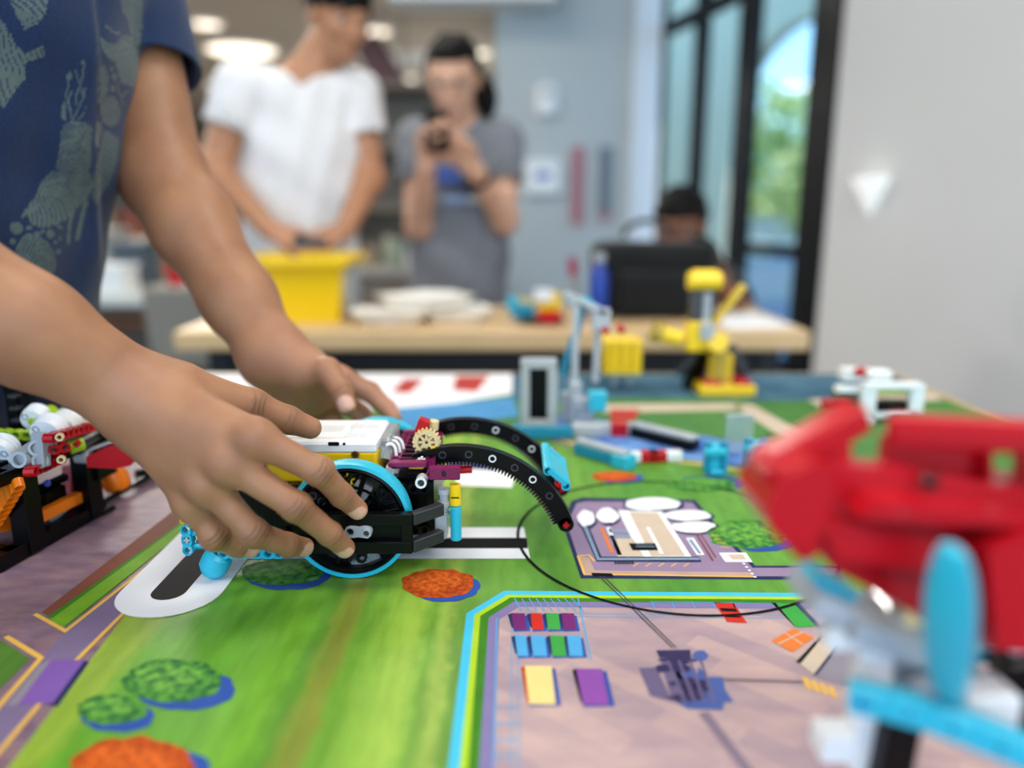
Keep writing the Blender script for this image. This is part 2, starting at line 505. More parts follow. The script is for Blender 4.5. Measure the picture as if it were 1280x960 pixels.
# ceiling panels
M_LAMP = mat('lamp_diffuser', '#fff4e4', 0.5, 0.3, emit=4.0, var=0.01)
for i, (x, y) in enumerate(PANELS):
    where = ['near the unseen front of the room on the left', 'near the unseen front of the room by the grey wall', 'above the bent-over person', 'above the game mat',
             'left of the standing people', 'above the wooden table', 'added deep in the room to brighten it', 'by the left wall of the room', 'added far back near the far wall', 'added far back beside the blue-grey return wall', 'added far back along the left wall'][i]
    p = empty('ceiling_panel', (x, y, CEIL_Z - 0.06), 'flat white rectangular ceiling light panel ' + where, 'light', 'ceiling light panels')
    slab('housing', x - .6, x + .6, y - .3, y + .3, CEIL_Z - 0.02, CEIL_Z, WHITE, parent=p)
    for sx in (-1, 1): slab('frame_rail', x + sx * .59 - .012, x + sx * .59 + .012, y - .3, y + .3, CEIL_Z - 0.045, CEIL_Z - 0.018, WHITE, parent=p)
    for sy in (-1, 1): slab('frame_rail', x - .6, x + .6, y + sy * .29 - .012, y + sy * .29 + .012, CEIL_Z - 0.045, CEIL_Z - 0.018, WHITE, parent=p)
# round downlights far back
for (px, py, r, lab) in [(258, 27, .13, 'round glowing downlight on the dark ceiling above the white-shirted man, left'),
                         (302, 60, .36, 'large bright ceiling light beside the shoulder of the man in white'),
                         (470, 36, .13, 'round downlight right behind the head of the man in white'),
                         (458, 118, .20, 'glowing light between the two standing people, lower'),
                         (598, 64, .12, 'small downlight above the hair of the woman with the phone'),
                         (272, 104, .14, 'faint downlight low beside the sleeve of the man in white'),
                         (512, 96, .10, 'small far light left of the woman with the phone')]:
    p = ground(px, py, CEIL_Z)
    d = empty('downlight', (p[0], p[1], CEIL_Z - .03), lab, 'light', 'round downlights far back')
    MB().add(tube(r * 1.15, r, .03, 24), T((p[0], p[1], CEIL_Z - .03))).build('trim_ring', WHITE, d)
    MB().add(cyl(r, .012, 24), T((p[0], p[1], CEIL_Z - .025))).build('lamp', mat('downlight_glow', '#fff0da', .5, .3, emit=2.4), d)

# right wall, glazing and the arcade outside share one direction
WA = math.radians(14); WU = np.array([-math.sin(WA), math.cos(WA), 0]); WN = np.array([math.cos(WA), math.sin(WA), 0]); WO = np.array([1.188, 2.88, 0])
def wpt(s, n, z): return WO + WU * s + WN * n + np.array([0, 0, z])
def wbox(name, s0, s1, n0, n1, z0, z1, m, parent=None, kind=None, b=0.0):
    M = Matrix.Translation(Vector(wpt((s0 + s1) / 2, (n0 + n1) / 2, z0))) @ Matrix.Rotation(WA, 4, 'Z')
    me = MB().add(box(n1 - n0, s1 - s0, z1 - z0, b, (0, 0, (z1 - z0) / 2))).mesh(name, 0)
    me.materials.append(m)
    o = link(name, me, None, M.translation, M.to_euler())
    if parent is not None: attach(o, parent)
    if kind: o['kind'] = kind
    return o
wbox('wall_right', -5.8, 0.09, 0, 0.12, FLOOR_Z, CEIL_Z, M_WALLG, kind='structure')
WTOP = 1.85
M_GLASS = bpy.data.materials.new('window_glass'); M_GLASS.use_nodes = True
_n = M_GLASS.node_tree.nodes; _l = M_GLASS.node_tree.links; _n.clear()
_o = _n.new('ShaderNodeOutputMaterial'); _t = _n.new('ShaderNodeBsdfTransparent'); _g = _n.new('ShaderNodeBsdfGlossy'); _m = _n.new('ShaderNodeMixShader'); 
_t.inputs[0].default_value = (.93, .96, .95, 1); _g.inputs['Roughness'].default_value = .02; _m.inputs[0].default_value = .008
_l.new(_t.outputs[0], _m.inputs[1]); _l.new(_g.outputs[0], _m.inputs[2]); _l.new(_m.outputs[0], _o.inputs[0])
slabz = lambda nm, s0, s1, z0, z1, par: wbox(nm, s0, s1, -.01, .030, z0, z1, M_FRAME, par, b=.004)
w1 = empty('window_1', wpt(.43, .04, FLOOR_Z)); w1['kind'] = 'structure'
slabz('jamb', .06, .235, FLOOR_Z, WTOP, w1); slabz('mullion', .63, .775, FLOOR_Z, WTOP, w1)
slabz('head_rail', .235, .63, WTOP - .1, WTOP, w1); slabz('sill_rail', .235, .63, FLOOR_Z, FLOOR_Z + .2, w1); slabz('middle_rail', .235, .63, .06, .11, w1)
wbox('pane', .235, .63, .012, .016, .11, WTOP - .1, M_GLASS, w1); wbox('pane', .235, .63, .012, .016, FLOOR_Z + .2, .06, M_GLASS, w1)
w2 = empty('window_2', wpt(1.2, .04, FLOOR_Z)); w2['kind'] = 'structure'
slabz('mullion', 1.09, 1.20, FLOOR_Z, WTOP, w2); slabz('jamb', 1.56, 1.62, FLOOR_Z, WTOP, w2)
slabz('transom', .775, 1.09, 1.14, 1.21, w2); slabz('transom', 1.20, 1.56, 1.14, 1.21, w2)
slabz('sill_rail', .775, 1.09, FLOOR_Z, FLOOR_Z + .2, w2); slabz('sill_rail', 1.2, 1.56, FLOOR_Z, FLOOR_Z + .2, w2)
slabz('head_rail', .775, 1.56, WTOP - .1, WTOP, w2)
for (s0, s1) in ((.775, 1.09), (1.2, 1.56)):
    wbox('pane', s0, s1, .012, .016, FLOOR_Z + .2, 1.14, M_GLASS, w2); wbox('pane', s0, s1, .012, .016, 1.21, WTOP - .1, M_GLASS, w2)
wbox('trim_9', .06, 1.62, 0, .12, WTOP, CEIL_Z, M_FRAME, kind='structure')

def unit0(v): return np.asarray(v, float) / np.linalg.norm(v)
OUT_Z = -1.5
# outside: arcade wall with an arched opening, ground, low wall, trees, a parked car
M_ARC = mat('arcade_render', '#dccfb4', 0.9, 0.2, var=0.05, scale=2)
s_l, s_r, spring, crown = 4.75, 2.6, 0.95, 1.80
N_ARC = 2.2
arc = []; K = 20
for i in range(K + 1):
    a = PI * i / K; arc.append(((s_l + s_r) / 2 - math.cos(a) * (s_l - s_r) / 2 * -1, spring + math.sin(a) * (crown - spring)))
mb = MB()
def arch_face(n):
    """ring of quads between the arch outline and the wall outline"""
    inner = [(s_r, OUT_Z)] + [(p[0], p[1]) for p in sorted(arc, key=lambda q: q[0])] + [(s_l, OUT_Z)]
    outer = [(0.5, OUT_Z)]
    for p in inner[1:-1]:
        t = (p[0] - s_r) / (s_l - s_r); outer.append((0.5 + t * (30.0 - 0.5), 3.2))
    outer.append((30.0, OUT_Z))
    return inner, outer
inner, outer = arch_face(0)
V = []; Fq = []
for n_ in (N_ARC, N_ARC + .15):
    V += [tuple(wpt(p[0], n_, p[1])) for p in inner]; V += [tuple(wpt(p[0], n_, p[1])) for p in outer]
k = len(inner)
for i in range(k - 1):
    Fq += [(i, i + 1, k + i + 1, k + i), (2 * k + i + 1, 2 * k + i, 3 * k + i, 3 * k + i + 1), (i + 1, i, 2 * k + i, 2 * k + i + 1), (k + i, k + i + 1, 3 * k + i + 1, 3 * k + i)]
mb.add((V, Fq)); o = mb.build('arcade_wall', M_ARC, smooth=0); o['kind'] = 'structure'
o = MB().add(box(40, 60, .1, 0, (20.3, 22, OUT_Z - .05))).build('ground_outside', mat('asphalt_pale', '#59646a', .9, .2, var=.1, scale=2), smooth=0); o['kind'] = 'structure'
pt = at(985, 293, 13.0)
wl_ = MB().add(box(6.5, .3, 1.51, .01, (pt[0], 13.0, -.745))).add(box(6.6, .4, .06, .01, (pt[0], 13.0, .04))).build('garden_wall', mat('garden_wall_white', '#e9ebe6', .8, .2))
tag(wl_, 'low white garden wall seen outside through the window', 'wall')
hg = at(985, 262, 14.2)
hedge = empty('hedge', (hg[0], 14.2, OUT_Z), 'pale green hedge behind the white garden wall outside', 'hedge')
_hr = np.random.RandomState(3); hv = []; hf = []
for i in range(3500):
    p = A(hg[0] + _hr.uniform(-3.4, 3.4), 14.2 + _hr.uniform(-.4, .4), OUT_Z + _hr.uniform(.1, 2.1)); s_ = _hr.uniform(.05, .10); e1 = unit0(_hr.normal(size=3)); e2 = unit0(np.cross(e1, _hr.normal(size=3)))
    k = len(hv); hv += [tuple(p - e1 * s_), tuple(p + e2 * s_ * .6), tuple(p + e1 * s_), tuple(p - e2 * s_ * .6)]; hf.append((k, k + 1, k + 2, k + 3))
MB().add((hv, hf)).build('foliage', mat('leaf_hedge', '#a3b069', .6, .3, col2='#d0cf94', scale=1.5), hedge, smooth=0)['kind'] = 'stuff'
for k in range(4): MB().add(sweep([(hg[0] - 2.4 + k * 1.6, 14.2, OUT_Z), (hg[0] - 2.4 + k * 1.6, 14.2, .3)], .05, 8)).build('stem', mat('bark', '#5b4a3a', .9, .2, var=.2, scale=20), hedge)
def leafy_tree(px, py, Y, rx, rz, col, col2, lab):
    c = at(px, py, Y); base = (c[0], c[1], OUT_Z)
    t = empty('tree', base, lab, 'tree', 'trees outside the window')
    MB().add(sweep([(c[0], c[1], OUT_Z), (c[0] + .05, c[1], c[2] - rz * .5), (c[0], c[1], c[2] + rz * .3)], [.14, .1, .04], 8)).build('trunk', mat('bark', '#5b4a3a', .9, .2, var=.2, scale=20), t)
    v = []; f = []
    R = np.random.RandomState(int(px))
    for i in range(2600):
        d = R.normal(size=3); d /= np.linalg.norm(d); q = np.array([rx, rx, rz]) * d * R.uniform(.45, 1.0) ** .5 * (1 + .18 * math.sin(5 * d[0] + 3 * d[2] + px))
        p = c + q; s = rx * R.uniform(.05, .1); e1 = R.normal(size=3); e1 /= np.linalg.norm(e1); e2 = np.cross(e1, R.normal(size=3)); e2 /= np.linalg.norm(e2)
        k = len(v); v += [tuple(p - e1 * s), tuple(p + e2 * s * .5), tuple(p + e1 * s), tuple(p - e2 * s * .5)]; f.append((k, k + 1, k + 2, k + 3))
    mb = MB().add((v, f)); o = mb.build('foliage', mat('leaf_' + col, col, .6, .3, col2=col2, scale=1.2), t, smooth=0); o['kind'] = 'stuff'
leafy_tree(982, 205, 16.5, 1.2, 1.7, '#8fae5c', '#c6cf86', 'tall pale green tree in the middle of the window view')
leafy_tree(940, 235, 19.5, 1.3, 1.3, '#5e8a4a', '#a7b96a', 'darker green tree by the window mullion outside')
leafy_tree(1030, 225, 11.8, .7, .8, '#9db56a', '#d6d9a0', 'yellow-green tree beside the right window jamb outside')
cx = at(985, 365, 8.6)
car = empty('parked_car', (cx[0], 8.6, OUT_Z), 'pale blue parked car outside below the window rail', 'car')
bx, by = cx[0], 8.6
pr = [(-1.9, .25), (-1.85, .62), (-1.2, .78), (-.75, 1.25), (.75, 1.28), (1.35, .85), (1.9, .72), (1.95, .25)]
v, f = prism([(p[0], p[1] + OUT_Z) for p in pr], 1.6); MB().add((v, f), T((bx, by, 0))).build('body', mat('car_paint', '#56708f', .2, .5, coat=.5), car, smooth=20)
v, f = prism([(-1.05, .82 + OUT_Z), (-.7, 1.18 + OUT_Z), (.7, 1.2 + OUT_Z), (1.1, .86 + OUT_Z)], 1.63); MB().add((v, f), T((bx, by, 0))).build('side_window', mat('car_glass', '#6f8494', .05, .6), car, smooth=20)
for sx in (-1.2, 1.25):
    for sy in (-.72, .72): MB().add(cyl(.3, .2, 24, .03), T((bx + sx, by + sy + .1, OUT_Z + .3), (PI / 2, 0, 0))).build('wheel', BLACK, car)

# things on the blue-grey wall
def wallbox(name, x0, y0, x1, y1, d, m, lab, cat, b=.004):
    a = at(x0, y0, 4.45 - d); c = at(x1, y1, 4.45 - d)
    e = empty(name, ((a[0] + c[0]) / 2, 4.45, min(a[2], c[2])), lab, cat)
    o = MB().add(box(abs(c[0] - a[0]), d, abs(a[2] - c[2]), b, ((a[0] + c[0]) / 2, 4.45 - d / 2, (a[2] + c[2]) / 2))).build('body', m, e)
    return e, a, c
e, a, c = wallbox('wall_speaker', 671, 105, 697, 143, .06, WHITE, 'small white device high on the blue-grey wall', 'device', .015)
MB().add(cyl(.028, .008, 20), T(((a[0] + c[0]) / 2, 4.45 - .06, a[2] - .05), (PI / 2, 0, 0))).build('sensor_dome', GREY, e)
e, a, c = wallbox('wall_box', 657, 200, 700, 243, .05, WHITE, 'white square wall box with a dark blue oval mark', 'box', .008)
MB().add(cyl(.05, .004, 24), T(((a[0] + c[0]) / 2, 4.45 - .048, (a[2] + c[2]) / 2 + .01), (PI / 2, 0, 0), (1, .42, 1))).build('oval_mark', BLUE, e)
M_ROSE = mat('strip_rose', '#b07078', .6); M_SLATE = mat('strip_slate', '#6f7b86', .6)
e, a, c = wallbox('wall_strip', 715, 183, 729, 276, .02, M_ROSE, 'long dull red strip hanging on the blue-grey wall', 'strip')
MB().add(cyl(.03, .024, 16), T(((a[0] + c[0]) / 2, 4.45, c[2]), (PI / 2, 0, 0))).build('end_cap', M_ROSE, e)
e, a, c = wallbox('wall_strip', 750, 183, 764, 270, .02, M_SLATE, 'long grey strip with reddish end on the blue-grey wall', 'strip')
MB().add(cyl(.03, .024, 16), T(((a[0] + c[0]) / 2, 4.45, c[2]), (PI / 2, 0, 0))).build('end_cap', M_ROSE, e)

# white cone on the right wall; no lamp, its brightness is added glow
sc = empty('wall_cone', wpt(-.19, 0, .235), 'white cone-shaped holder fixed to the grey right wall', 'cone_holder')
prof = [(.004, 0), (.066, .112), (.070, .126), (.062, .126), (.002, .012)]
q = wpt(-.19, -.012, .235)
MB().add(lathe(prof, 28), T(q)).build('cone', mat('cone_added_glow', '#fbfbf6', .5, .3, emit=.35), sc)
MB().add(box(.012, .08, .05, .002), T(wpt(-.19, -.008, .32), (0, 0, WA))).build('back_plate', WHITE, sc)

# ================================================================== game table and printed mat
MAT_X0, MAT_X1, MAT_Y0, MAT_Y1 = -0.53, 0.61, -1.08, 1.215
gt = empty('game_table', (0.04, 0.1, FLOOR_Z), 'low-sided table carrying the colourful printed game mat', 'table')
slab('tabletop', MAT_X0 - .02, MAT_X1 + .02, MAT_Y0 - .02, MAT_Y1 + .02, -.045, -.0022, mat('table_board', '#b99c70', .6, .3, var=.15, scale=6, stretch=(1, 12, 1)), parent=gt, b=.003)
for x in (MAT_X0 + .05, MAT_X1 - .05):
    for y in (MAT_Y0 + .08, MAT_Y1 - .08): slab('leg', x - .03, x + .03, y - .03, y + .03, FLOOR_Z, -.045, M_DARKM, parent=gt, b=.003)
for x in (MAT_X0 + .05, MAT_X1 - .05): slab('apron', x - .012, x + .012, MAT_Y0 + .1, MAT_Y1 - .1, -.12, -.045, M_DARKM, parent=gt)

def brick_mat(name, cols, mortar, ang, bw, bh, scale, rough=.45):
    m = bpy.data.materials.new(name); m.use_nodes = True; n = m.node_tree.nodes; l = m.node_tree.links; b = n['Principled BSDF']
    tc = n.new('ShaderNodeTexCoord'); mp = n.new('ShaderNodeMapping'); mp.inputs['Rotation'].default_value = (0, 0, ang)
    l.new(tc.outputs['Object'], mp.inputs[0])
    br = n.new('ShaderNodeTexBrick'); br.inputs['Scale'].default_value = scale; br.inputs['Mortar Size'].default_value = .0
    br.inputs['Brick Width'].default_value = bw; br.inputs['Row Height'].default_value = bh; br.offset = .37
    br.inputs['Color1'].default_value = lin(cols[0]); br.inputs['Color2'].default_value = lin(cols[1]); br.inputs['Mortar'].default_value = lin(mortar)
    l.new(mp.outputs[0], br.inputs['Vector'])
    mp2 = n.new('ShaderNodeMapping'); mp2.inputs['Rotation'].default_value = (0, 0, ang); mp2.inputs['Scale'].default_value = (1.0, 2.6, 1)
    l.new(tc.outputs['Object'], mp2.inputs[0])
    nz = n.new('ShaderNodeTexNoise'); nz.inputs['Scale'].default_value = scale * 1.6; nz.inputs['Detail'].default_value = 3; l.new(mp2.outputs[0], nz.inputs['Vector'])
    rp = n.new('ShaderNodeValToRGB'); rp.color_ramp.interpolation = 'LINEAR'
    e = rp.color_ramp.elements; e[0].position = .3; e[0].color = lin(cols[2]); e[1].position = .7; e[1].color = lin(cols[3])
    l.new(nz.outputs['Fac'], rp.inputs[0])
    mx = n.new('ShaderNodeMix'); mx.data_type = 'RGBA'; mx.inputs['Factor'].default_value = .5
    l.new(br.outputs['Color'], mx.inputs['A']); l.new(rp.outputs[0], mx.inputs['B']); l.new(mx.outputs['Result'], b.inputs['Base Color'])
    b.inputs['Roughness'].default_value = rough; b.inputs['Specular IOR Level'].default_value = .2
    return m
def bands_mat(name, stops, axis='X', jitter=.012, lo=-.26, hi=.40, rough=.42):
    """soft painted stripes across the mat: colour by mat coordinate with a little noise"""
    m = bpy.data.materials.new(name); m.use_nodes = True; n = m.node_tree.nodes; l = m.node_tree.links; b = n['Principled BSDF']
    tc = n.new('ShaderNodeTexCoord'); sp = n.new('ShaderNodeSeparateXYZ')
    geo = n.new('ShaderNodeNewGeometry'); l.new(geo.outputs['Position'], sp.inputs[0])
    nz = n.new('ShaderNodeTexNoise'); nz.inputs['Scale'].default_value = 70; nz.inputs['Detail'].default_value = 4; l.new(geo.outputs['Position'], nz.inputs['Vector'])
    ma = n.new('ShaderNodeMath'); ma.operation = 'MULTIPLY_ADD'; ma.inputs[1].default_value = jitter; l.new(nz.outputs['Fac'], ma.inputs[0]); l.new(sp.outputs[axis], ma.inputs[2])
    mr = n.new('ShaderNodeMapRange'); mr.inputs['From Min'].default_value = lo + jitter / 2; mr.inputs['From Max'].default_value = hi + jitter / 2; l.new(ma.outputs[0], mr.inputs['Value'])
    rp = n.new('ShaderNodeValToRGB'); e = rp.color_ramp.elements
    for i, (x, c) in enumerate(stops):
        t = (x - lo) / (hi - lo)
        q = e[i] if i < 2 else e.new(t)
        q.position = t; q.color = lin(c)
    l.new(mr.outputs[0], rp.inputs[0])
    mp = n.new('ShaderNodeMapping'); mp.inputs['Scale'].default_value = (3, .6, 1); l.new(geo.outputs['Position'], mp.inputs[0])
    n2 = n.new('ShaderNodeTexNoise'); n2.inputs['Scale'].default_value = 38; n2.inputs['Detail'].default_value = 5; l.new(mp.outputs[0], n2.inputs['Vector'])
    mx = n.new('ShaderNodeMix'); mx.data_type = 'RGBA'; mx.blend_type = 'MULTIPLY'; mx.inputs['Factor'].default_value = 1.0
    r2 = n.new('ShaderNodeValToRGB'); r2.color_ramp.elements[0].position = .3; r2.color_ramp.elements[0].color = (.70, .74, .66, 1); r2.color_ramp.elements[1].position = .7; r2.color_ramp.elements[1].color = (1, 1, 1, 1); l.new(n2.outputs['Fac'], r2.inputs[0])
    l.new(rp.outputs[0], mx.inputs['A']); l.new(r2.outputs[0], mx.inputs['B']); l.new(mx.outputs['Result'], b.inputs['Base Color'])
    b.inputs['Roughness'].default_value = rough; b.inputs['Specular IOR Level'].default_value = .2
    return m
M_PLAZA = brick_mat('print_plaza', ['#c2a49e', '#93808f', '#97838f', '#c6aaa0'], '#9a8aa0', math.radians(42), .9, .22, 14)
M_PAVE = brick_mat('print_paving', ['#8f6f74', '#6f5c78', '#6a5064', '#a08686'], '#77656f', math.radians(50), .9, .34, 26)
M_LAWN = bands_mat('print_lawn', [(-.26, (.60, .70, .24)), (-.232, (.56, .68, .23)), (-.222, (.40, .64, .18)), (-.17, (.38, .62, .18)), (-.135, (.45, .67, .20)), (-.122, (.35, .56, .19)), (-.114, (.50, .57, .21)),
                                  (-.106, (.52, .54, .22)), (-.098, (.41, .61, .20)), (-.078, (.54, .70, .25)), (-.062, (.62, .75, .29)), (-.052, (.43, .62, .21)), (-.042, (.61, .71, .31)), (-.034, (.40, .58, .22)),
                                  (.0, (.42, .63, .23)), (.03, (.31, .53, .19)), (.06, (.44, .63, .23)), (.12, (.33, .57, .21)), (.2, (.41, .62, .23)), (.3, (.34, .57, .22))])
M_LAWN2 = bands_mat('print_verge', [(-.6, (.28, .48, .18)), (-.42, (.40, .55, .22)), (-.3, (.34, .51, .20))], lo=-.6, hi=-.3)
def ink(name, c, var=.1, scale=60, **k): return mat('print_' + name, c, .55, .05, var=var, scale=scale, **k)
I_WHITE = ink('white', '#e6e8ec', .02); I_BLACK = ink('black', '#131314', .05); I_NAVY = ink('navy', '#2b3157'); I_BLUE = ink('blue', '#2f4f9c')
I_SKY = ink('skyblue', '#45b5d6'); I_LIME = ink('lime', '#a4c62c'); I_DKGREEN = ink('dark_green', '#3f7a24', .25); I_LILAC = ink('lilac', '#7d73a0')
I_GOLD = ink('gold', '#e2b455'); I_PURPLE = ink('purple', '#7d5aa6'); I_RUST = ink('rust', '#c2561c', .3, 220, col2='#93391a'); I_BUSH = ink('bush', '#5a9a3a', .3, 150, col2='#1f5a34')
I_TEAL = ink('teal_water', '#4f8fc0', .2, 20); I_WATER = ink('water', '#3f63b0', .2, 25, col2='#6f9ad0'); I_SAND = ink('sand', '#c9b27a'); I_GREY = ink('grey', '#8b8590'); I_BEIGE = ink('beige', '#c3b3a0')
I_RED = ink('red', '#c03028'); I_GREEN = ink('green', '#3f9a45'); I_CREAM = ink('cream', '#e8cf86'); I_PLUM = ink('plum', '#6f2a68'); I_LTBLUE = ink('light_blue', '#4f9fd0'); I_VIOLET = ink('violet', '#8a4fa0'); I_ORANGE = ink('orange', '#d5773a')
I_PIPE = ink('pipe', '#7f93a8'); I_DGREY = ink('dark_grey', '#4a4650'); I_MAROON = ink('maroon', '#7a4a4a'); I_FARGREEN = ink('far_green', '#4c7a3c', .3, 30); I_PLOT = ink('plot', '#8f7c98', .15, 30)

gm = empty('game_mat', (0.04, 0.1, 0), 'glossy printed game mat of lawns, plazas and roads', 'mat')
slab('sheet', MAT_X0, MAT_X1, MAT_Y0, MAT_Y1, -.002, 0.0, M_PAVE, parent=gm)
_layer = [0]
def zl(layer): return .00012 + .00008 * layer
def poly(mb, pts, layer, mi=0, px=True):
    w = [ground(*p)[:2] if px else p for p in pts]
    w = [(float(np.clip(p[0], MAT_X0, MAT_X1)), float(np.clip(p[1], MAT_Y0, MAT_Y1))) for p in w]
    k = len(mb.v); a = sum(w[i][0] * w[(i + 1) % len(w)][1] - w[(i + 1) % len(w)][0] * w[i][1] for i in range(len(w)))
    if a < 0: w = w[::-1]
    mb.v += [(x, y, zl(layer)) for x, y in w]; mb.f.append(tuple(range(k, k + len(w)))); mb.m.append(mi)
def ribbon(mb, line, o0, o1, layer, mi=0, px=True, closed=False):
    P_ = [np.array(ground(*p)[:2] if px else p) for p in line]; n = len(P_); k = len(mb.v)
    for i in range(n):
        a = P_[i - 1] if (i or closed) else P_[i]; b = P_[(i + 1) % n] if (i < n - 1 or closed) else P_[i]
        t0 = P_[i] - a; t1 = b - P_[i]
        t0 = t0 / (np.linalg.norm(t0) + 1e-12) if np.linalg.norm(t0) > 1e-9 else t1 / np.linalg.norm(t1)
        t1 = t1 / np.linalg.norm(t1) if np.linalg.norm(t1) > 1e-9 else t0
        n0 = np.array([t0[1], -t0[0]]); n1 = np.array([t1[1], -t1[0]]); nn = n0 + n1; nn = nn / max(np.linalg.norm(nn), 1e-6); nn = nn / max(.4, nn @ n0)
        for o_ in (o0, o1): q = P_[i] + nn * o_; mb.v.append((float(q[0]), float(q[1]), zl(layer)))
    for i in range(n if closed else n - 1):
        j = (i + 1) % n; mb.f.append((k + 2 * i, k + 2 * i + 1, k + 2 * j + 1, k + 2 * j)); mb.m.append(mi)
def blob(cx, cy, rx, ry, n=40, amp=.05, ph=0, px=True):
    r = np.random.RandomState(int(abs(cx * 7 + cy * 3 + ph))); w = r.normal(size=n); w = (w + np.roll(w, 1)) * .5
    return [(cx + rx * math.cos(2 * PI * i / n) * (1 + amp * w[i]), cy + ry * math.sin(2 * PI * i / n) * (1 + amp * w[i])) for i in range(n)]
def print_part(name, mb, mats):
    o = mb.build(name, mats, gm, smooth=0); return o

# lawn and plazas
edge = [(470, 1500), (560, 960), (583, 767), (630, 739), (1040, 742), (1500, 745)]
EDGE = [ground(*p)[:2] for p in edge]
mb = MB()
poly(mb, [(-500, 1500)] + edge[:] + [(1500, 560), (985, 592), (940, 590), (850, 577), (760, 568), (700, 556), (640, 530), (480, 530), (300, 605), (240, 665), (155, 770), (10, 960)], 0)
print_part('lawn_print', mb, M_LAWN)
mb = MB(); poly(mb, edge + [(1500, 1500)], 1); print_part('plaza_print', mb, M_PLAZA)
mb = MB()
for (a, b, i) in ((0, .0055, 0), (.0055, .0095, 1), (.0095, .015, 2), (.015, .022, 3)): ribbon(mb, edge, a, b, 3, i)
ribbon(mb, edge, .030, .0306, 3, 4); ribbon(mb, edge, .034, .0346, 3, 4)
print_part('kerb_print', mb, [I_SKY, I_LIME, I_DKGREEN, I_LILAC, I_LTBLUE])
# left verge, lines and truck
mb = MB()
poly(mb, [(52, 766), (82, 784), (262, 640), (330, 575), (310, 565), (215, 645)], 2, 0)
poly(mb, [(52, 766), (62, 770), (228, 652), (320, 572), (305, 566), (205, 648)], 3, 1)
ribbon(mb, [(44, 768), (82, 789), (262, 648), (360, 560)], -.0012, .0016, 4, 2)
ribbon(mb, [(-60, 1010), (97, 824), (152, 769), (240, 680)], -.0012, .0016, 4, 2)
ribbon(mb, [(8, 796), (52, 823), (-20, 905)], -.0014, .0018, 4, 2)
poly(mb, [(-60, 790), (5, 803), (38, 824), (-40, 900)], 3, 3)
poly(mb, [(82, 789), (262, 648), (240, 672), (152, 767), (97, 822), (60, 870), (-20, 960), (-80, 960), (0, 880), (52, 823)], 1, 4)
poly(mb, [(62, 826), (106, 826), (66, 880), (14, 882)], 5, 5); poly(mb, [(50, 832), (64, 826), (22, 882), (8, 884)], 6, 6); poly(mb, [(100, 826), (112, 828), (72, 884), (62, 882)], 4, 7)
print_part('left_verge_print', mb, [I_DKGREEN, ink('brick_edge', '#7a4a3c'), I_GOLD, M_LAWN2, ink('mauve_path', '#7a6b8a'), I_PURPLE, I_GREY, I_NAVY])
mb = MB(); poly(mb, [(62, 776), (80, 784), (262, 640), (330, 576), (322, 570), (240, 646)], 4, 0); print_part('verge_grass_print', mb, ink('verge_green', '#6f9d2c', .25, 40))
# follow-line: white band with black core, rounded start
def stadium(x0, x1, y0, y1, r, n=8):
    pts = [(x1, y1), (x0, y1)]
    pts += [(x0 + r - r * math.cos(PI / 2 * i / n), y0 + r - r * math.sin(PI / 2 * i / n)) for i in range(n + 1)]
    pts += [(x1 - r + r * math.sin(PI / 2 * i / n), y0 + r - r * math.cos(PI / 2 * i / n)) for i in range(n + 1)]
    return pts
mb = MB()
poly(mb, stadium(-.275, -.203, .458, .604, .035), 6, 0, False); poly(mb, [(-.203, .545), (.014, .545), (.010, .604), (-.203, .604)], 6, 0, False)
poly(mb, stadium(-.2525, -.2285, .481, .583, .0119), 7, 1, False); poly(mb, [(-.2285, .563), (.0125, .563), (.012, .583), (-.2285, .583)], 7, 1, False)
print_part('follow_line_print', mb, [I_WHITE, I_BLACK])
mb = MB(); ribbon(mb, [(.1318 + .127 * math.cos(2 * PI * i / 96), .5874 + .127 * math.sin(2 * PI * i / 96)) for i in range(96)], -.0013, .0013, 9, 0, False, True)
print_part('circle_print', mb, I_BLACK)
# painted bushes
def bush(cx, cy, rx, ry, mi, sh=(8, 4), n=44):
    mb = MB()
    poly(mb, blob(cx + sh[0], cy + sh[1], rx, ry, n, .04, 5), 4, 2); poly(mb, blob(cx, cy, rx, ry, n, .05), 5, mi)
    poly(mb, blob(cx - rx * .10, cy - ry * .16, rx * .72, ry * .62, n, .10, 9), 6, 3 + mi)
    print_part('bush_print', mb, [I_RUST, I_BUSH, I_BLUE, ink('rust_light', '#d96a26', .3, 220, col2='#a8461c'), ink('bush_light', '#74ac45', .3, 150, col2='#2f7038')])
bush(547, 730, 45, 19, 0); bush(215, 852, 62, 27, 1, (16, 10)); bush(140, 888, 44, 19, 1, (8, 9)); bush(165, 965, 80, 42, 0, (18, 6)); bush(352, 716, 52, 16, 1, (8, 6))
bush(768, 596, 28, 6.5, 0, (8, 2)); bush(878, 606, 44, 9, 1, (12, -2)); bush(935, 668, 50, 18, 1, (22, 4))
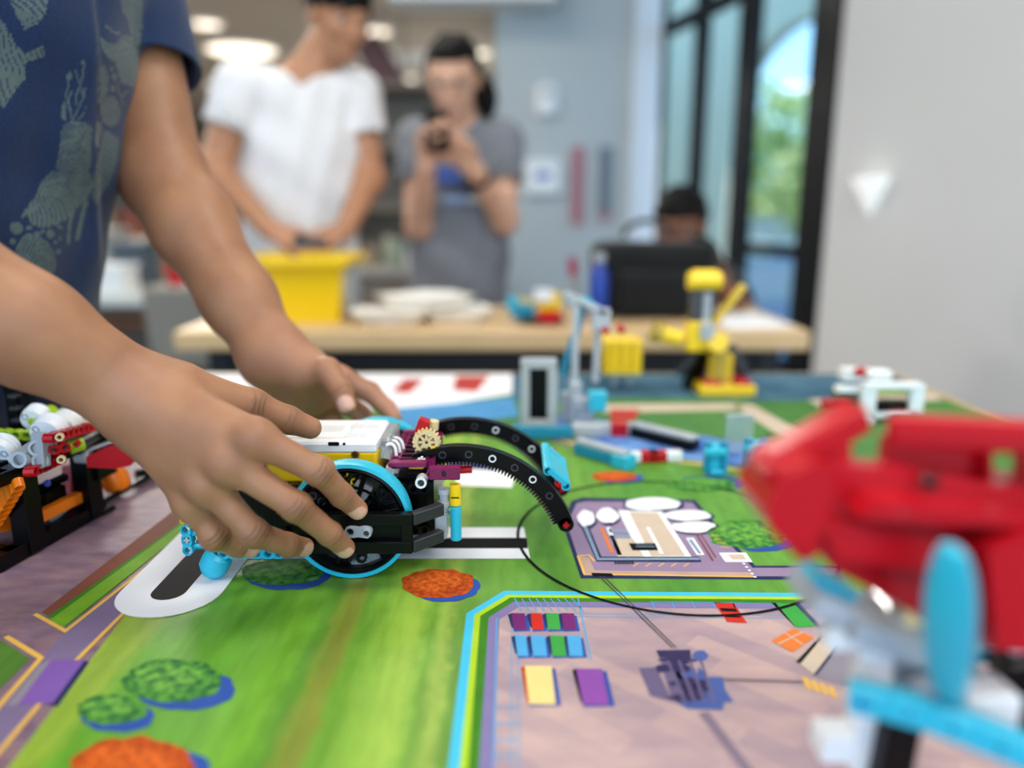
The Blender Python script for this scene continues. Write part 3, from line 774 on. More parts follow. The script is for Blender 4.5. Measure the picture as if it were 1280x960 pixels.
# building plot
q3 = lambda x, y: (640 + x / 2.909, 570 + y / 2.909)
mb = MB(); PL = lambda pts, l, mi: poly(mb, [q3(*p) for p in pts], l, mi)
PL([(185, 250), (215, 165), (255, 152), (665, 160), (760, 270), (885, 400), (1200, 400), (1200, 452), (250, 446)], 2, 0)
PL([(200, 250), (235, 172), (270, 166), (655, 170), (750, 280), (875, 408), (1200, 408), (1200, 440), (262, 436)], 3, 1)
PL([(238, 362), (262, 430), (880, 440), (870, 425), (300, 418), (280, 372)], 4, 2)
ribbon(mb, [q3(*p) for p in [(238, 365), (262, 432), (880, 442)]], -.0012, .0006, 5, 3); ribbon(mb, [q3(*p) for p in [(238, 365), (280, 362), (300, 385)]], -.0008, .0008, 5, 3)
for (cx, cy, rx, ry) in [(510, 176, 102, 24), (348, 218, 40, 28), (270, 228, 32, 30), (638, 218, 84, 19), (664, 260, 84, 20)]:
    PL(blob(cx + 4, cy + 4, rx * 1.12, ry * 1.2, 30, .05), 4, 0); PL(blob(cx, cy, rx, ry, 30, .06), 5, 4)
PL([(250, 258), (280, 258), (325, 368), (680, 368), (690, 388), (308, 386)], 5, 0); PL([(258, 258), (272, 258), (318, 373), (680, 372), (684, 380), (310, 381)], 6, 5)
PL([(385, 200), (545, 203), (655, 372), (470, 372)], 5, 4); PL([(425, 206), (530, 208), (630, 366), (505, 366)], 6, 6); PL([(500, 262), (560, 262), (618, 355), (550, 355)], 7, 6); PL([(488, 262), (500, 262), (552, 358), (538, 358)], 7, 4)
PL([(360, 302), (440, 302), (480, 368), (385, 368)], 6, 6); PL([(424, 320), (520, 320), (532, 346), (438, 346)], 8, 7); ribbon(mb, [q3(450, 333), q3(520, 333)], -.0006, .0006, 9, 5); ribbon(mb, [q3(452, 326), q3(512, 326)], -.0004, .0004, 9, 5)
PL([(318, 262), (330, 262), (372, 354), (358, 354)], 6, 8); PL([(342, 262), (356, 260), (400, 362), (384, 362)], 6, 4); PL([(350, 268), (415, 268), (420, 278), (356, 280)], 6, 5); PL([(352, 290), (430, 290), (434, 300), (358, 302)], 6, 5)
PL([(632, 300), (660, 300), (700, 362), (672, 362)], 6, 4); PL([(640, 306), (654, 306), (690, 358), (678, 358)], 7, 5); PL([(664, 282), (672, 282), (735, 384), (726, 384)], 6, 9); PL([(680, 282), (686, 282), (745, 372), (738, 372)], 6, 9)
for i in range(5): ribbon(mb, [q3(460 + 46 * i, 392), q3(440 + 46 * i, 404)], -.0005, .0005, 6, 3)
for i in range(4): ribbon(mb, [q3(722 + 12 * i, 290 + 14 * i), q3(752 + 12 * i, 292 + 14 * i)], -.0005, .0005, 6, 3)
PL([(752, 354), (850, 354), (874, 388), (776, 388)], 6, 4); PL([(785, 360), (840, 360), (852, 380), (800, 380)], 7, 6)
for i in range(5): PL([(836 + 10 * i, 392 + 12 * i), (846 + 10 * i, 392 + 12 * i), (850 + 10 * i, 397 + 12 * i), (840 + 10 * i, 397 + 12 * i)], 7, 4)
PL([(288, 428), (362, 430), (370, 440), (294, 440)], 8, 7)
for i in range(9): PL([(372 + 8 * i, 386), (377 + 8 * i, 386), (378 + 8 * i, 396), (373 + 8 * i, 396)], 8, 7)
print_part('building_plot_print', mb, [I_NAVY, I_PLOT, ink('plot_sand', '#b5988a', .2, 30), I_GOLD, I_WHITE, I_PIPE, I_BEIGE, I_BLACK, I_ORANGE, I_MAROON])
# containers and machine on the plaza
q2 = lambda x, y: (560 + x / 2.4615, 700 + y / 2.4615)
mb = MB(); PL = lambda pts, l, mi: poly(mb, [q2(*p) for p in pts], l, mi)
cm = {'plum': 0, 'red': 1, 'green': 2, 'lb': 3, 'cream': 4, 'violet': 5, 'navy': 6, 'blue': 7, 'rust': 8, 'black': 9}
def crate(x0, y0, x1, y1, c, sh=14, lean=10, side='navy'):
    mb = MB(); PL = lambda pts, l, mi: poly(mb, [q2(*p) for p in pts], l, mi)
    PL([(x1 - 4, y0 + 6), (x1 + sh - 4, y0 + 8), (x1 + sh + lean, y1 + 4), (x0 + lean, y1 + 6), (x0 + lean, y1 - 2)], 3, cm['blue'])
    PL([(x0 - 12, y0 + 4), (x0 + 2, y0), (x0 + 2 + lean, y1), (x0 - 8 + lean, y1 - 10)], 4, cm[side]); PL([(x0, y0), (x1, y0 + 1), (x1 + lean, y1 + 1), (x0 + lean, y1)], 5, cm[c])
    print_part('container_print', mb, [I_PLUM, I_RED, I_GREEN, I_LTBLUE, I_CREAM, I_VIOLET, I_NAVY, I_BLUE, I_RUST, I_BLACK])
for (x0, x1, c) in ((196, 236, 'plum'), (254, 288, 'red'), (302, 340, 'green'), (350, 388, 'plum')): crate(x0, 165, x1, 216, c, 12, 6)
for (x0, x1, c) in ((206, 240, 'lb'), (254, 298, 'lb'), (314, 356, 'green'), (366, 408, 'lb')): crate(x0, 234, x1, 298, c, 12, 8)
crate(236, 328, 318, 446, 'cream', 16, 14, 'rust'); crate(394, 336, 474, 448, 'violet', 18, 22, 'black')
mb = MB(); PL = lambda pts, l, mi: poly(mb, [q2(*p) for p in pts], l, mi)
PL([(586, 334), (640, 332), (692, 438), (622, 420)], 4, 0); PL([(640, 280), (745, 278), (748, 302), (650, 302)], 5, 1); PL(blob(776, 296, 24, 16, 24, .05), 4, 2)
PL([(770, 330), (800, 362), (846, 362), (852, 400), (880, 440), (850, 440), (846, 464), (740, 460), (700, 440), (760, 440)], 4, 2)
PL([(650, 300), (690, 302), (760, 440), (690, 438)], 5, 0)
for (x, y, w) in ((640, 335, 110), (680, 380, 120), (690, 425, 110), (660, 310, 100), (720, 400, 90)): PL(blob(x + w / 2, y, w / 2, 13, 26, .2), 6, 1)
for i in range(4): PL([(672 + 34 * i, 312), (680 + 34 * i, 312), (734 + 30 * i, 440), (724 + 30 * i, 440)], 7, 0)
PL([(690, 330), (760, 335), (800, 440), (740, 445)], 5, 2)
ribbon(mb, [q2(466, 52), q2(690, 272)], -.0005, .0004, 6, 3); ribbon(mb, [q2(478, 52), q2(702, 272)], -.0005, .0004, 6, 3)
ribbon(mb, [q2(850, 370), q2(1092, 378)], -.0007, .0007, 6, 3); ribbon(mb, [q2(785, 470), q2(930, 660)], -.003, .003, 3, 4)
print_part('crane_print', mb, [ink('slate', '#6b6080'), ink('indigo', '#3a3458'), ink('shadow_blue', '#4c5f9c'), I_DGREY, ink('shadow_mauve', '#7f7080')])
mb = MB(); PL = lambda pts, l, mi: poly(mb, [q2(*p) for p in pts], l, mi)
PL([(818, 132), (880, 135), (920, 196), (858, 192)], 5, 0); PL([(836, 150), (884, 152), (892, 162), (842, 160)], 6, 1); PL([(850, 172), (898, 175), (902, 180), (854, 178)], 6, 1)
_ck = [I_RED, I_BLACK, I_GREEN, I_NAVY, I_ORANGE, I_BEIGE, I_GREY, I_GOLD, I_LTBLUE]
print_part('car_print', mb, _ck); mb = MB()
PL([(1008, 134), (1066, 138), (1132, 206), (1072, 210)], 5, 2); PL([(1066, 138), (1082, 136), (1150, 210), (1132, 208)], 4, 3); PL([(994, 132), (1008, 134), (1070, 210), (1060, 200)], 5, 1)
print_part('lorry_print', mb, _ck); mb = MB()
PL([(994, 250), (1064, 212), (1126, 240), (1060, 286)], 5, 4); ribbon(mb, [q2(1014, 262), q2(1090, 224)], -.0005, .0005, 6, 5); ribbon(mb, [q2(1036, 226), q2(1092, 262)], -.0005, .0005, 6, 5)
print_part('pallet_print', mb, _ck); mb = MB()
PL([(1076, 318), (1152, 240), (1196, 266), (1128, 356)], 5, 5); PL([(1196, 262), (1320, 300), (1320, 420), (1136, 362)], 5, 6); PL([(1070, 316), (1146, 236), (1152, 240), (1084, 322)], 6, 1); ribbon(mb, [q2(1128, 358), q2(1198, 268)], -.0008, .0008, 6, 3)
for i in range(4): PL([(1088 + 26 * i, 362 + 9 * i), (1106 + 26 * i, 366 + 9 * i), (1122 + 26 * i, 404 + 8 * i), (1104 + 26 * i, 398 + 8 * i)], 6, 7)
print_part('ramp_print', mb, _ck); mb = MB()
for i in range(5): ribbon(mb, [q2(626 + 62 * i, 130), q2(636 + 62 * i, 150)], -.0004, .0004, 5, 8)
ribbon(mb, [q2(620, 130), q2(1000, 136)], -.0004, .0004, 5, 8)
for i in range(9): ribbon(mb, [q2(205 + 22 * i, 120), q2(226 + 24 * i, 160)], -.0004, .0004, 5, 8)
ribbon(mb, [q2(400, 120), q2(440, 310)], -.0005, .0005, 5, 8); ribbon(mb, [q2(150, 180), q2(140, 640)], -.0005, .0005, 5, 8)
for i in range(4): ribbon(mb, [q2(150 - 4 * i, 455 + 50 * i), q2(220 - 4 * i, 456 + 50 * i)], -.0005, .0005, 5, 8)
print_part('bay_line_print', mb, _ck)['kind'] = 'stuff'
# far end of the mat: river, shore, paths, far lawns
mb = MB()
poly(mb, [(480, 545), (640, 532), (700, 553), (760, 567), (850, 577), (940, 592), (1100, 600), (1500, 640), (1500, 440), (100, 440), (250, 520), (400, 545)], 1, 0)
poly(mb, [(640, 528), (720, 545), (770, 563), (860, 574), (945, 586), (1010, 588), (960, 560), (880, 545), (800, 530), (700, 520)], 2, 1)
ribbon(mb, [(640, 534), (720, 556), (790, 572), (870, 580), (945, 592), (1100, 602)], -.006, .003, 3, 2)
poly(mb, [(755, 498), (930, 498), (1000, 530), (960, 548), (860, 545), (760, 520)], 3, 3)
poly(mb, [(752, 506), (925, 504), (925, 513), (752, 516)], 4, 4); poly(mb, [(915, 506), (940, 506), (1010, 545), (985, 552)], 4, 4)
poly(mb, [(640, 440), (1400, 440), (1300, 500), (640, 503)], 2, 5)
poly(mb, [(250, 440), (640, 440), (640, 492), (560, 505), (480, 512), (380, 512)], 2, 6); poly(mb, [(480, 512), (640, 497), (650, 520), (560, 532), (470, 540)], 3, 7)
poly(mb, [(570, 470), (612, 470), (596, 490), (566, 488)], 3, 8); poly(mb, [(505, 474), (530, 474), (512, 492), (490, 490)], 3, 8)
poly(mb, [(762, 512), (800, 512), (792, 527), (764, 527)], 5, 8)
poly(mb, [(570, 585), (645, 590), (640, 610), (570, 607)], 3, 6); poly(mb, [(560, 574), (650, 578), (648, 590), (560, 585)], 3, 9)
poly(mb, [(955, 545), (1150, 505), (1250, 540), (1250, 585), (1010, 590)], 3, 3); poly(mb, [(1010, 500), (1180, 490), (1180, 500), (1030, 512)], 4, 4)
print_part('river_print', mb, [I_FARGREEN, I_WATER, I_SAND, ink('deep_lawn', '#4e7d45', .3, 25), I_BEIGE, ink('far_blue', '#4c6f82', .25, 14, col2='#35586e'), I_WHITE, I_TEAL, ink('brick_red', '#b0403a'), I_NAVY])

# ================================================================== the wheeled robot
RW = 0.044
WC = at(437, 653, 0.513)
robot = empty('wheeled_robot', (WC[0], .57, 0), 'small wheeled robot with azure tyres and two curved black arms, held by hands', 'robot')
def big_wheel(Yn, cx, par, side):
    """azure tyre, black spoked rim; near face at Yn (side -1) axis along Y"""
    w = empty('wheel', (cx, Yn + .007, 0), parent=par)
    Mx = T((cx, Yn + .014, RW), (PI / 2, 0, 0))            # lathe axis Z -> -Y : local z 0 = far face, .014 = near face
    tyre = lathe([(.0405, 0), (.0435, .0004), (.0440, .0030), (.0440, .0110), (.0435, .0136), (.0408, .0140), (.0402, .0120), (.0402, .0020)], 72, True)
    MB().add(tyre, Mx).build('tyre', AZURE, w)
    MB().add(lathe([(.0402, .001), (.0404, .0132), (.0385, .0136), (.0365, .0118), (.0362, .002)], 72, True), Mx).build('rim', BLACK, w)
    m = MB()
    for i in range(6):
        a = i * PI / 3 + .2
        m.add(box(.030, .0035, .0060, .0005, (.022, 0, .006)), Mx @ Matrix.Rotation(a, 4, 'Z'))
        m.add(box(.028, .0018, .0030, .0003, (.022, .005, .005)), Mx @ Matrix.Rotation(a, 4, 'Z'))
    m.build('spokes', BLACK, w)
    MB().add(tube(.0115, .0028, .011, 28), Mx @ T((0, 0, .001))).add(lathe([(.0255, .004), (.0255, .0085), (.0235, .0085), (.0235, .004)], 48, True), Mx).build('hub_boss', BLACK, w)
    m = MB()
    for i in range(6):
        a = i * PI / 3 + .2 + PI / 6
        for r_ in (.0185, .0305):
            m.add(tube(.0040, .0025, .0075, 14), Mx @ T((r_ * math.cos(a), r_ * math.sin(a), .002)))
    m.build('pin_holes', DGREY if side > 0 else BLACK, w)
    MB().add(lathe([(.0362, .0015), (.0362, .0030), (.0030, .0030), (.0030, .0015)], 48, True), Mx).build('back_disc', plastic('smoke_black', '#15181a'), w)
    return w
big_wheel(.513, WC[0], robot, -1)
big_wheel(.628, WC[0] + .002, robot, 1)
rp = lambda px, py, Y: at(px, py, Y)
XS = lambda px, Y=.52: float(at(px, 640, Y)[0])
# outer fender frame in front of the wheel: two long bars joined by cross pieces, bending back to the chassis
for (y0, y1) in ((641, 656), (675, 690)):
    a = rp(345, (y0 + y1) / 2, .503); b = rp(516, (y0 + y1) / 2 - .0, .503); z = float(a[2])
    L = float(b[0] - a[0])
    block('fender_bar', (L, .0075, .0088), ((a[0] + b[0]) / 2, .503, z), BLACK, robot)
    c = rp(552, (y0 + y1) / 2 - 10, .522); c[2] = z
    e0 = np.array([b[0] - .001, .503, z]); d = c - e0; Lq = float(np.linalg.norm(d)); ang = math.atan2(d[1], d[0])
    block('fender_return', (Lq, .0068, .0088), (e0 + c) / 2, mat('plastic_charcoal', '#25272a', .45), robot, (0, 0, ang))
zb = float(rp(430, 665, .503)[2])
for px in (352, 508): block('fender_cross', (.0078, .0075, .0125), (XS(px, .503), .503, zb), BLACK, robot)
block('fender_plate', (.088, .003, .0125), (XS(430, .507), .5075, zb), BLACK, robot)
# light grey two-hole link on the fender
la, lb = rp(438, 664, .4985), rp(459, 664, .4985); lb[2] = la[2]
cl = put('grey_link', ('liftarm_short',), lambda: liftarm(0, .0078, .0048, 18, [(0, 0), (.0115, 0)]), GREY, robot, frame(la, lb - la))
pipe('link_collar', lb + A(0, -.0045, 0), lb + A(0, .002, 0), .0034, .0022, GREY, robot)
rod('link_pin', lb + A(0, -.0030, 0), lb + A(0, .004, 0), .0021, DGREY, robot)

# hub: white battery lid over a yellow case
hx1 = float(rp(470, 560, .545)[0]); hx0 = hx1 - .088; hz = .094; hy0, hy1 = .545, .606
hub = empty('control_hub', ((hx0 + hx1) / 2, (hy0 + hy1) / 2, .054), parent=robot)
hcx = (hx0 + hx1) / 2; hcy = (hy0 + hy1) / 2
MB().add(box(.088, hy1 - hy0, .024, .0016, (hcx, hcy, .074))).build('yellow_case', YELLOW, hub)
MB().add(box(.0885, hy1 - hy0 + .0015, .0088, .0018, (hcx, hcy, .0896))).build('white_lid', WHITE, hub)
m = MB()
for i in range(4): m.add(box(.0100, .010, .0008, .0002, (hx1 - .010 - (i % 2) * .0115, hcy - .013 + (i // 2) * .024, hz + .0004)))
m.add(box(.045, .0014, .0007, .0002, (hcx - .004, hcy - .020, hz + .0002))).add(box(.0014, .044, .0007, .0002, (hx1 - .024, hcy, hz + .0002)))
m.add(box(.026, .016, .0006, .0002, (hcx, hcy + .004, hz + .0002)))
m.build('lid_relief', mat('plastic_offwhite', '#d9dcdd', .35), hub)
up = rp(417, 555, hy0 - .001)
MB().add(box(.0082, .0012, .0030, .0005, (up[0], hy0 - .0009, up[2]))).build('usb_port', BLACK, hub)
dp = rp(430, 555, hy0 - .001); MB().add(cyl(.0011, .0008, 12), T((dp[0], hy0 - .0005, dp[2]), (PI / 2, 0, 0))).build('indicator_hole', BLACK, hub)
ph = rp(444, 568, hy0); MB().add(tube(.0031, .0022, .002, 18), T((ph[0], hy0 + .0008, ph[2]), (PI / 2, 0, 0))).build('pin_socket', mat('plastic_amber', '#8a5a10', .4), hub)
MB().add(cyl(.0023, .0004, 14), T((ph[0], hy0 - .0002, ph[2]), (PI / 2, 0, 0))).build('pin_socket_core', mat('plastic_brown', '#3a2408', .5), hub)
MB().add(box(.0095, .046, .017, .0015, (hx1 + .0048, hcy + .004, .0845))).build('clear_end_cap', CLEAR, hub)
m = MB()
for i in range(5): m.add(box(.0016, .0052, .0125, .0004, (hx1 + .0086, hcy - .012 + i * .0082, .0825)))
m.build('port_row', mat('plastic_milk', '#dfe3e2', .3), hub)
for i, (dy, s) in enumerate(((-.020, 0), (-.012, .003), (-.004, .006))):
    x0 = hx1 + .006
    path = bezier((x0, hcy + dy, .088), (x0 + .009 + s * .6, hcy + dy, .094), (x0 + .010 + s * .6, hcy + dy - .003, .078), (x0 + .002 + s * .6, hcy + dy - .006, .058), 16)
    MB().add(sweep(path, .00125, 8)).build('white_cable', WHITE, robot)
block('cable_plug', (.0095, .010, .013), (hx1 + .010, hy0 + .012, .066), WHITE, robot)
block('cable_plug', (.0095, .010, .013), (hx1 + .012, hy0 + .030, .066), WHITE, robot)

# chassis: motors, black beams, axles
zc = RW
block('motor_body', (.056, .034, .034), (WC[0] + .002, .5475, .045), mat('plastic_graphite', '#1d2022', .35), robot)
block('motor_body', (.056, .034, .034), (WC[0] + .002, .6075, .045), mat('plastic_graphite', '#1d2022', .35), robot)
rod('motor_drum', (WC[0] + .008, .5305, .048), (WC[0] + .008, .542, .048), .0155, mat('plastic_teal_dark', '#12505c', .3), robot, 28)
axle('wheel_axle', (WC[0], .505, RW), (WC[0], .645, RW), BLACK, robot)
for zz in (.030, .062):
    beam(15, (WC[0] - .060, .5345, zz), (WC[0] + .06, .5345, zz), BLACK, robot)
    beam(15, (WC[0] - .060, .621, zz), (WC[0] + .06, .621, zz), BLACK, robot)
block('chassis_plate', (.118, .076, .0075), (WC[0] + .004, .578, .0255), BLACK, robot)
block('front_box', (.038, .072, .030), (XS(515, .55), .580, .052), BLACK, robot)
# yellow stub pins and clear wedge seen through the rim
for (px, py) in ((430, 593), (443, 603)):
    q = rp(px, py, .522); pipe('yellow_pin', q, q + A(0, .012, 0), .0030, .0018, YELLOW, robot)
q = rp(452, 612, .522); block('clear_wedge', (.013, .006, .012), q, CLEAR, robot, (0, .6, 0))
q = rp(458, 700, .5225); block('clear_wedge', (.022, .004, .009), q, CLEAR, robot, (0, -.5, 0))
for (px, py) in ((391, 620), (402, 627), (413, 636)):
    q = rp(px, py, .521); pipe('grey_pin', q, q + A(0, .008, 0), .0031, .0019, DGREY, robot)
# maroon ladder frame on top at the front
fx0, fx1 = float(rp(486, 588, .538)[0]), float(rp(534, 590, .538)[0]); fz = .0775
fr = empty('maroon_frame', ((fx0 + fx1) / 2, .58, fz - .004), parent=robot)
for i in range(2):
    yy = (.5385, .6185)[i]
    block('side_rail', (fx1 - fx0, .0078, .0036), ((fx0 + fx1) / 2, yy, fz + .0021), MAROON, fr)
nst = 9
for i in range(2):
    xx = (fx0 + .004, fx0 + .030)[i]
    put('cross_beam', ('beam', 9), lambda: liftarm(9), MAROON, fr, frame((xx, .5465, fz), (0, 1, 0), (1, 0, 0)))
for i in range(7): block('rung', (.0215, .0026, .0060), (fx0 + .017, .5500 + i * .0102, fz), mat('plastic_maroon_dark', '#3d0c2a', .3), fr)
# maroon front lug with pin hole, lower and prouder
fa, fb = rp(541, 592, .530), rp(574, 592, .530)
put('maroon_lug', ('beam', 3), lambda: liftarm(3), MAROON, robot, frame(A(fa[0] - .001, .5325, .0748), (1, 0, 0)))
block('maroon_lug_face', (.0225, .006, .0100), (float(fa[0]) + .0085, .5325, .0748), MAROON, robot)
q = rp(556, 597, .5285); rod('lug_hole', (q[0], .5292, .0748), (q[0], .5296, .0748), .0024, mat('plastic_void', '#20040f', .6), robot)
block('gold_plate', (.011, .008, .0030), rp(521, 582, .543), plastic('gold', '#d9a528', .3), robot)
# big white bush with cross hole
q = rp(526, 604, .5300)
pipe('white_bush', q, q + A(0, .010, 0), .0042, .0026, WHITE, robot); axle('bush_axle', q + A(0, .0012, 0), q + A(0, .02, 0), DGREY, robot)
# front column: grey spool, yellow joint, grey sensor, azure joint
q0, q1 = rp(555, 632, .5335), rp(555, 607, .5335); q1[0] = q0[0]; q1[1] = q0[1]
put('grey_spool', ('spool',), lambda: lathe([(.0042, 0), (.0042, .0028), (.0032, .0034), (.0032, .0088), (.0042, .0094), (.0042, .0135)], 20), GREY, robot, T(q0))
MB().add(lathe([(.0044, 0), (.0044, .0018), (.0034, .0022), (.0034, .0044), (.0044, .0048), (.0044, .006)], 20), T(q0 - A(0, 0, .0062))).build('steel_collar', mat('brushed_steel', '#c9ccce', .25, .5, .9), robot)
y0, y1 = rp(569.5, 631, .5335), rp(569.5, 605, .5335)
rod('yellow_joint', (y0[0], .5335, y0[2]), (y0[0], .5335, y1[2]), .0041, YELLOW, robot, 20)
block('joint_slot', (.0062, .0012, .0010), (y0[0], .5294, (y0[2] + y1[2]) / 2 - .001), BLACK, robot)
z0, z1 = float(rp(569, 674, .5335)[2]), float(rp(569, 632, .5335)[2])
rod('azure_joint', (y0[0], .5335, z0), (y0[0], .5335, z1), .0041, AZURE, robot, 20)
block('azure_joint_web', (.0050, .0070, .008), (y0[0], .5335, (z0 + z1) / 2), AZURE, robot)
s0, s1 = rp(552, 672, .534), rp(552, 634, .534)
block('grey_sensor', (.0088, .020, float(s1[2] - s0[2])), (s0[0], .540, float(s0[2] + s1[2]) / 2), GREY, robot, b=.0012)
block('black_column', (.006, .030, .045), (float(s0[0]) - .0078, .548, .045), BLACK, robot)
# tan gear pair, red block and axle
gq = rp(533.5, 552, .556)
def gear_mesh(): 
    o_ = gear_pts(20, .0106, .0086); n_ = len(o_)
    i_ = [(.0066 * math.cos(math.atan2(p[1], p[0])), .0066 * math.sin(math.atan2(p[1], p[0]))) for p in o_]
    return ring_plate(o_, i_, .0062)
put('tan_gear', ('tan_gear',), gear_mesh, TAN, robot, T(gq))
m = MB()
for i in range(4): m.add(box(.0128, .0050, .0018, .0003), T(gq, (0, i * PI / 4, 0)))
m.add(tube(.0034, .0022, .0062, 16), T(gq + A(0, .0031, 0), (PI / 2, 0, 0))); m.build('gear_spokes', TAN, robot)
block('red_block', (.0086, .010, .0125), rp(528, 533, .566), RED, robot, (0, .35, 0))
q = rp(541, 537, .572); rod('tan_collar', q, q + A(.001, .0, .0075), .0042, TAN, robot)
block('yellow_brace', (.014, .004, .0042), rp(535, 566, .552), YELLOW, robot, (0, -.55, 0))
axle('arm_axle', rp(527, 576, .545), rp(527, 576, .545) + A(0, .085, 0), WHITE, robot)
# curved toothed arms
R_O, R_I = .0926, .0806
def rack_mesh(a0, a1):
    v = []; f = []; n = 60; d = .0078
    outer = []; inner = []
    for i in range(n + 1):
        a = a0 + (a1 - a0) * i / n; outer.append((R_O * math.sin(a), R_O * math.cos(a)))
    nt = 38
    for i in range(n + 1):
        a = a0 + (a1 - a0) * i / n; inner.append((R_I * math.sin(a), R_I * math.cos(a)))
    for y in (-d / 2, d / 2): v += [(p[0], y, p[1]) for p in outer] + [(p[0], y, p[1]) for p in inner]
    k = n + 1
    for i in range(n): f += [(i, i + 1, k + i + 1, k + i), (2 * k + i + 1, 2 * k + i, 3 * k + i, 3 * k + i + 1), (i + 1, i, 2 * k + i, 2 * k + i + 1), (k + i, k + i + 1, 3 * k + i + 1, 3 * k + i)]
    f += [(0, k, 3 * k, 2 * k), (k - 1, 3 * k - 1, 4 * k - 1, 2 * k - 1)]
    m = MB().add((v, f))
    # rounded ends with a raised eye
    for a in (a0, a1):
        rm = (R_O + R_I) / 2; m.add(cyl((R_O - R_I) / 2 * 1.02, d, 22, .0004), T((rm * math.sin(a), d / 2, rm * math.cos(a)), (PI / 2, 0, 0)))
    # raised flanges along both edges
    for (ra, rb, y) in ((R_O - .0016, R_O, -d / 2), (R_I, R_I + .0014, -d / 2)):
        vv = []; ff = []
        for i in range(n + 1):
            a = a0 + (a1 - a0) * i / n
            for (r_, yy) in ((ra, y), (rb, y), (rb, y - .0007), (ra, y - .0007)): vv.append((r_ * math.sin(a), yy, r_ * math.cos(a)))
        for i in range(n):
            for j in range(4): ff.append((i * 4 + j, i * 4 + (j + 1) % 4, i * 4 + 4 + (j + 1) % 4, i * 4 + 4 + j))
        m.add((vv, ff))
    return m
def teeth_mesh(a0, a1, nt):
    m = MB(); d = .0062
    for i in range(nt):
        a = a0 + (a1 - a0) * (i + .5) / nt; da = (a1 - a0) / nt
        pts = []
        for (r_, o_) in ((R_I + .0003, -.36), (R_I - .0038, -.10), (R_I - .0038, .10), (R_I + .0003, .36)):
            b = a + o_ * da; pts.append((r_ * math.sin(b), r_ * math.cos(b)))
        m.add(prism(pts, d))
    return m
AR0, AR1 = math.radians(-20), math.radians(70)
me_arc = rack_mesh(AR0, AR1).mesh('arm_arc', 30); me_teeth = teeth_mesh(AR0 + .12, AR1 - .03, 42).mesh('arm_teeth', 0)
NC = A(-.0400, .553, -.0030)
for (Yc, dx, dz) in ((.553, 0, 0), (.625, .001, .001)):
    c = (float(NC[0]) + dx, Yc, float(NC[2]) + dz)
    arm = empty('curved_arm', c, parent=robot)
    link('arc', me_arc, arm, c, None, BLACK); link('rack_teeth', me_teeth, arm, c, None, BLACK)['kind'] = 'stuff'
    rm = (R_O + R_I) / 2
    for i, ad in enumerate((-10, 3, 15, 27, 38, 50)):
        a = math.radians(ad + 2); p = A(c[0] + rm * math.sin(a), c[1] - .0042, c[2] + rm * math.cos(a))
        pipe('eyelet', p - A(0, .0004, 0), p + A(0, .002, 0), .0029, .0020, WHITE if i in (2, 4) else DGREY, arm)
    a = AR1; p = A(c[0] + rm * math.sin(a), c[1] - .0052, c[2] + rm * math.cos(a)); axle('red_axle_end', p, p + A(0, .006, 0), RED, arm)
    a = AR0; p = A(c[0] + rm * math.sin(a), c[1] - .0052, c[2] + rm * math.cos(a)); axle('white_axle_end', p, p + A(0, .006, 0), WHITE, arm)
    a = math.radians(52); p = A(c[0] + R_O * 1.035 * math.sin(a), c[1] + .004, c[2] + R_O * 1.035 * math.cos(a)); axle('red_axle_end', p, p + A(0, .01, 0), RED, arm)
rod('red_peg', rp(574, 587, .556), rp(590, 586, .556), .0033, RED, robot)
# azure cross-piece between the arms
pa, pb = rp(685, 589, .5585), rp(707.5, 608, .5585)
cp = empty('azure_cross_piece', ((pa + pb) / 2) + A(0, .025, -.004), parent=robot)
dirv = A(0, .056, 0.002)
pipe('tube_bar', pa, pa + dirv, .0037, .0025, AZURE, cp); pipe('tube_bar', pb, pb + dirv, .0037, .0025, AZURE, cp)
mid = (pa + pb) / 2; dv = pb - pa; Lw = float(np.linalg.norm(dv)); angw = math.atan2(-dv[2], dv[0])
for t in (.02, .32, .64, .96): block('web', (Lw, .0022, .0050), mid + dirv * t + A(.0006, 0, .0008), AZURE, cp, (0, angw, 0))
block('web_panel', (Lw * .9, .050, .0014), mid + dirv * .5 + A(.0014, 0, .0022), AZURE, cp, (0, angw, 0))
axle('cross_axle_long', (NC[0] + .0863 * math.sin(AR1), .55, NC[2] + .0863 * math.cos(AR1)), (NC[0] + .0863 * math.sin(AR1) - .004, .629, NC[2] + .0863 * math.cos(AR1)), BLACK, robot)
# rear: azure frame, ball caster, azure beam
for py in (659, 672, 684): pass
ra = rp(237, 686, .513); rb = rp(237, 657, .513); rb[0] = ra[0]; rb[1] = ra[1]
put('azure_post', ('beam', 3), lambda: liftarm(3), AZURE, robot, frame(ra, (0, 0, 1), (-1, 0, 0)))
q = ra + A(0, -.0035, .008); axle('grey_axle_end', q, q + A(0, .006, 0), GREY, robot)
ba, bb = rp(281, 690, .5135), rp(338, 690, .5135); bb[2] = ba[2]
beam(6, ba, bb, AZURE, robot)
m = MB()
pth = bezier(ra + A(.002, 0, .012), ra + A(.014, 0, .014), rp(275, 676, .5135), ba + A(.002, 0, .006), 10); m.add(sweep(pth, .0022, 8))
pth = bezier(ra + A(.002, 0, .002), ra + A(.012, 0, .004), rp(268, 684, .5135), ba + A(-.003, 0, .001), 10); m.add(sweep(pth, .0020, 8)); m.build('azure_bracket', AZURE, robot)
cb = rp(267, 698, .515); cb[2] = .0098
MB().add(lathe([(0.00001, -.0098)] + [(.0098 * math.cos(t), .0098 * math.sin(t)) for t in np.linspace(-1.45, 1.45, 16)] + [(0.00001, .0098)], 28), T(cb)).build('caster_ball', AZURE, robot)
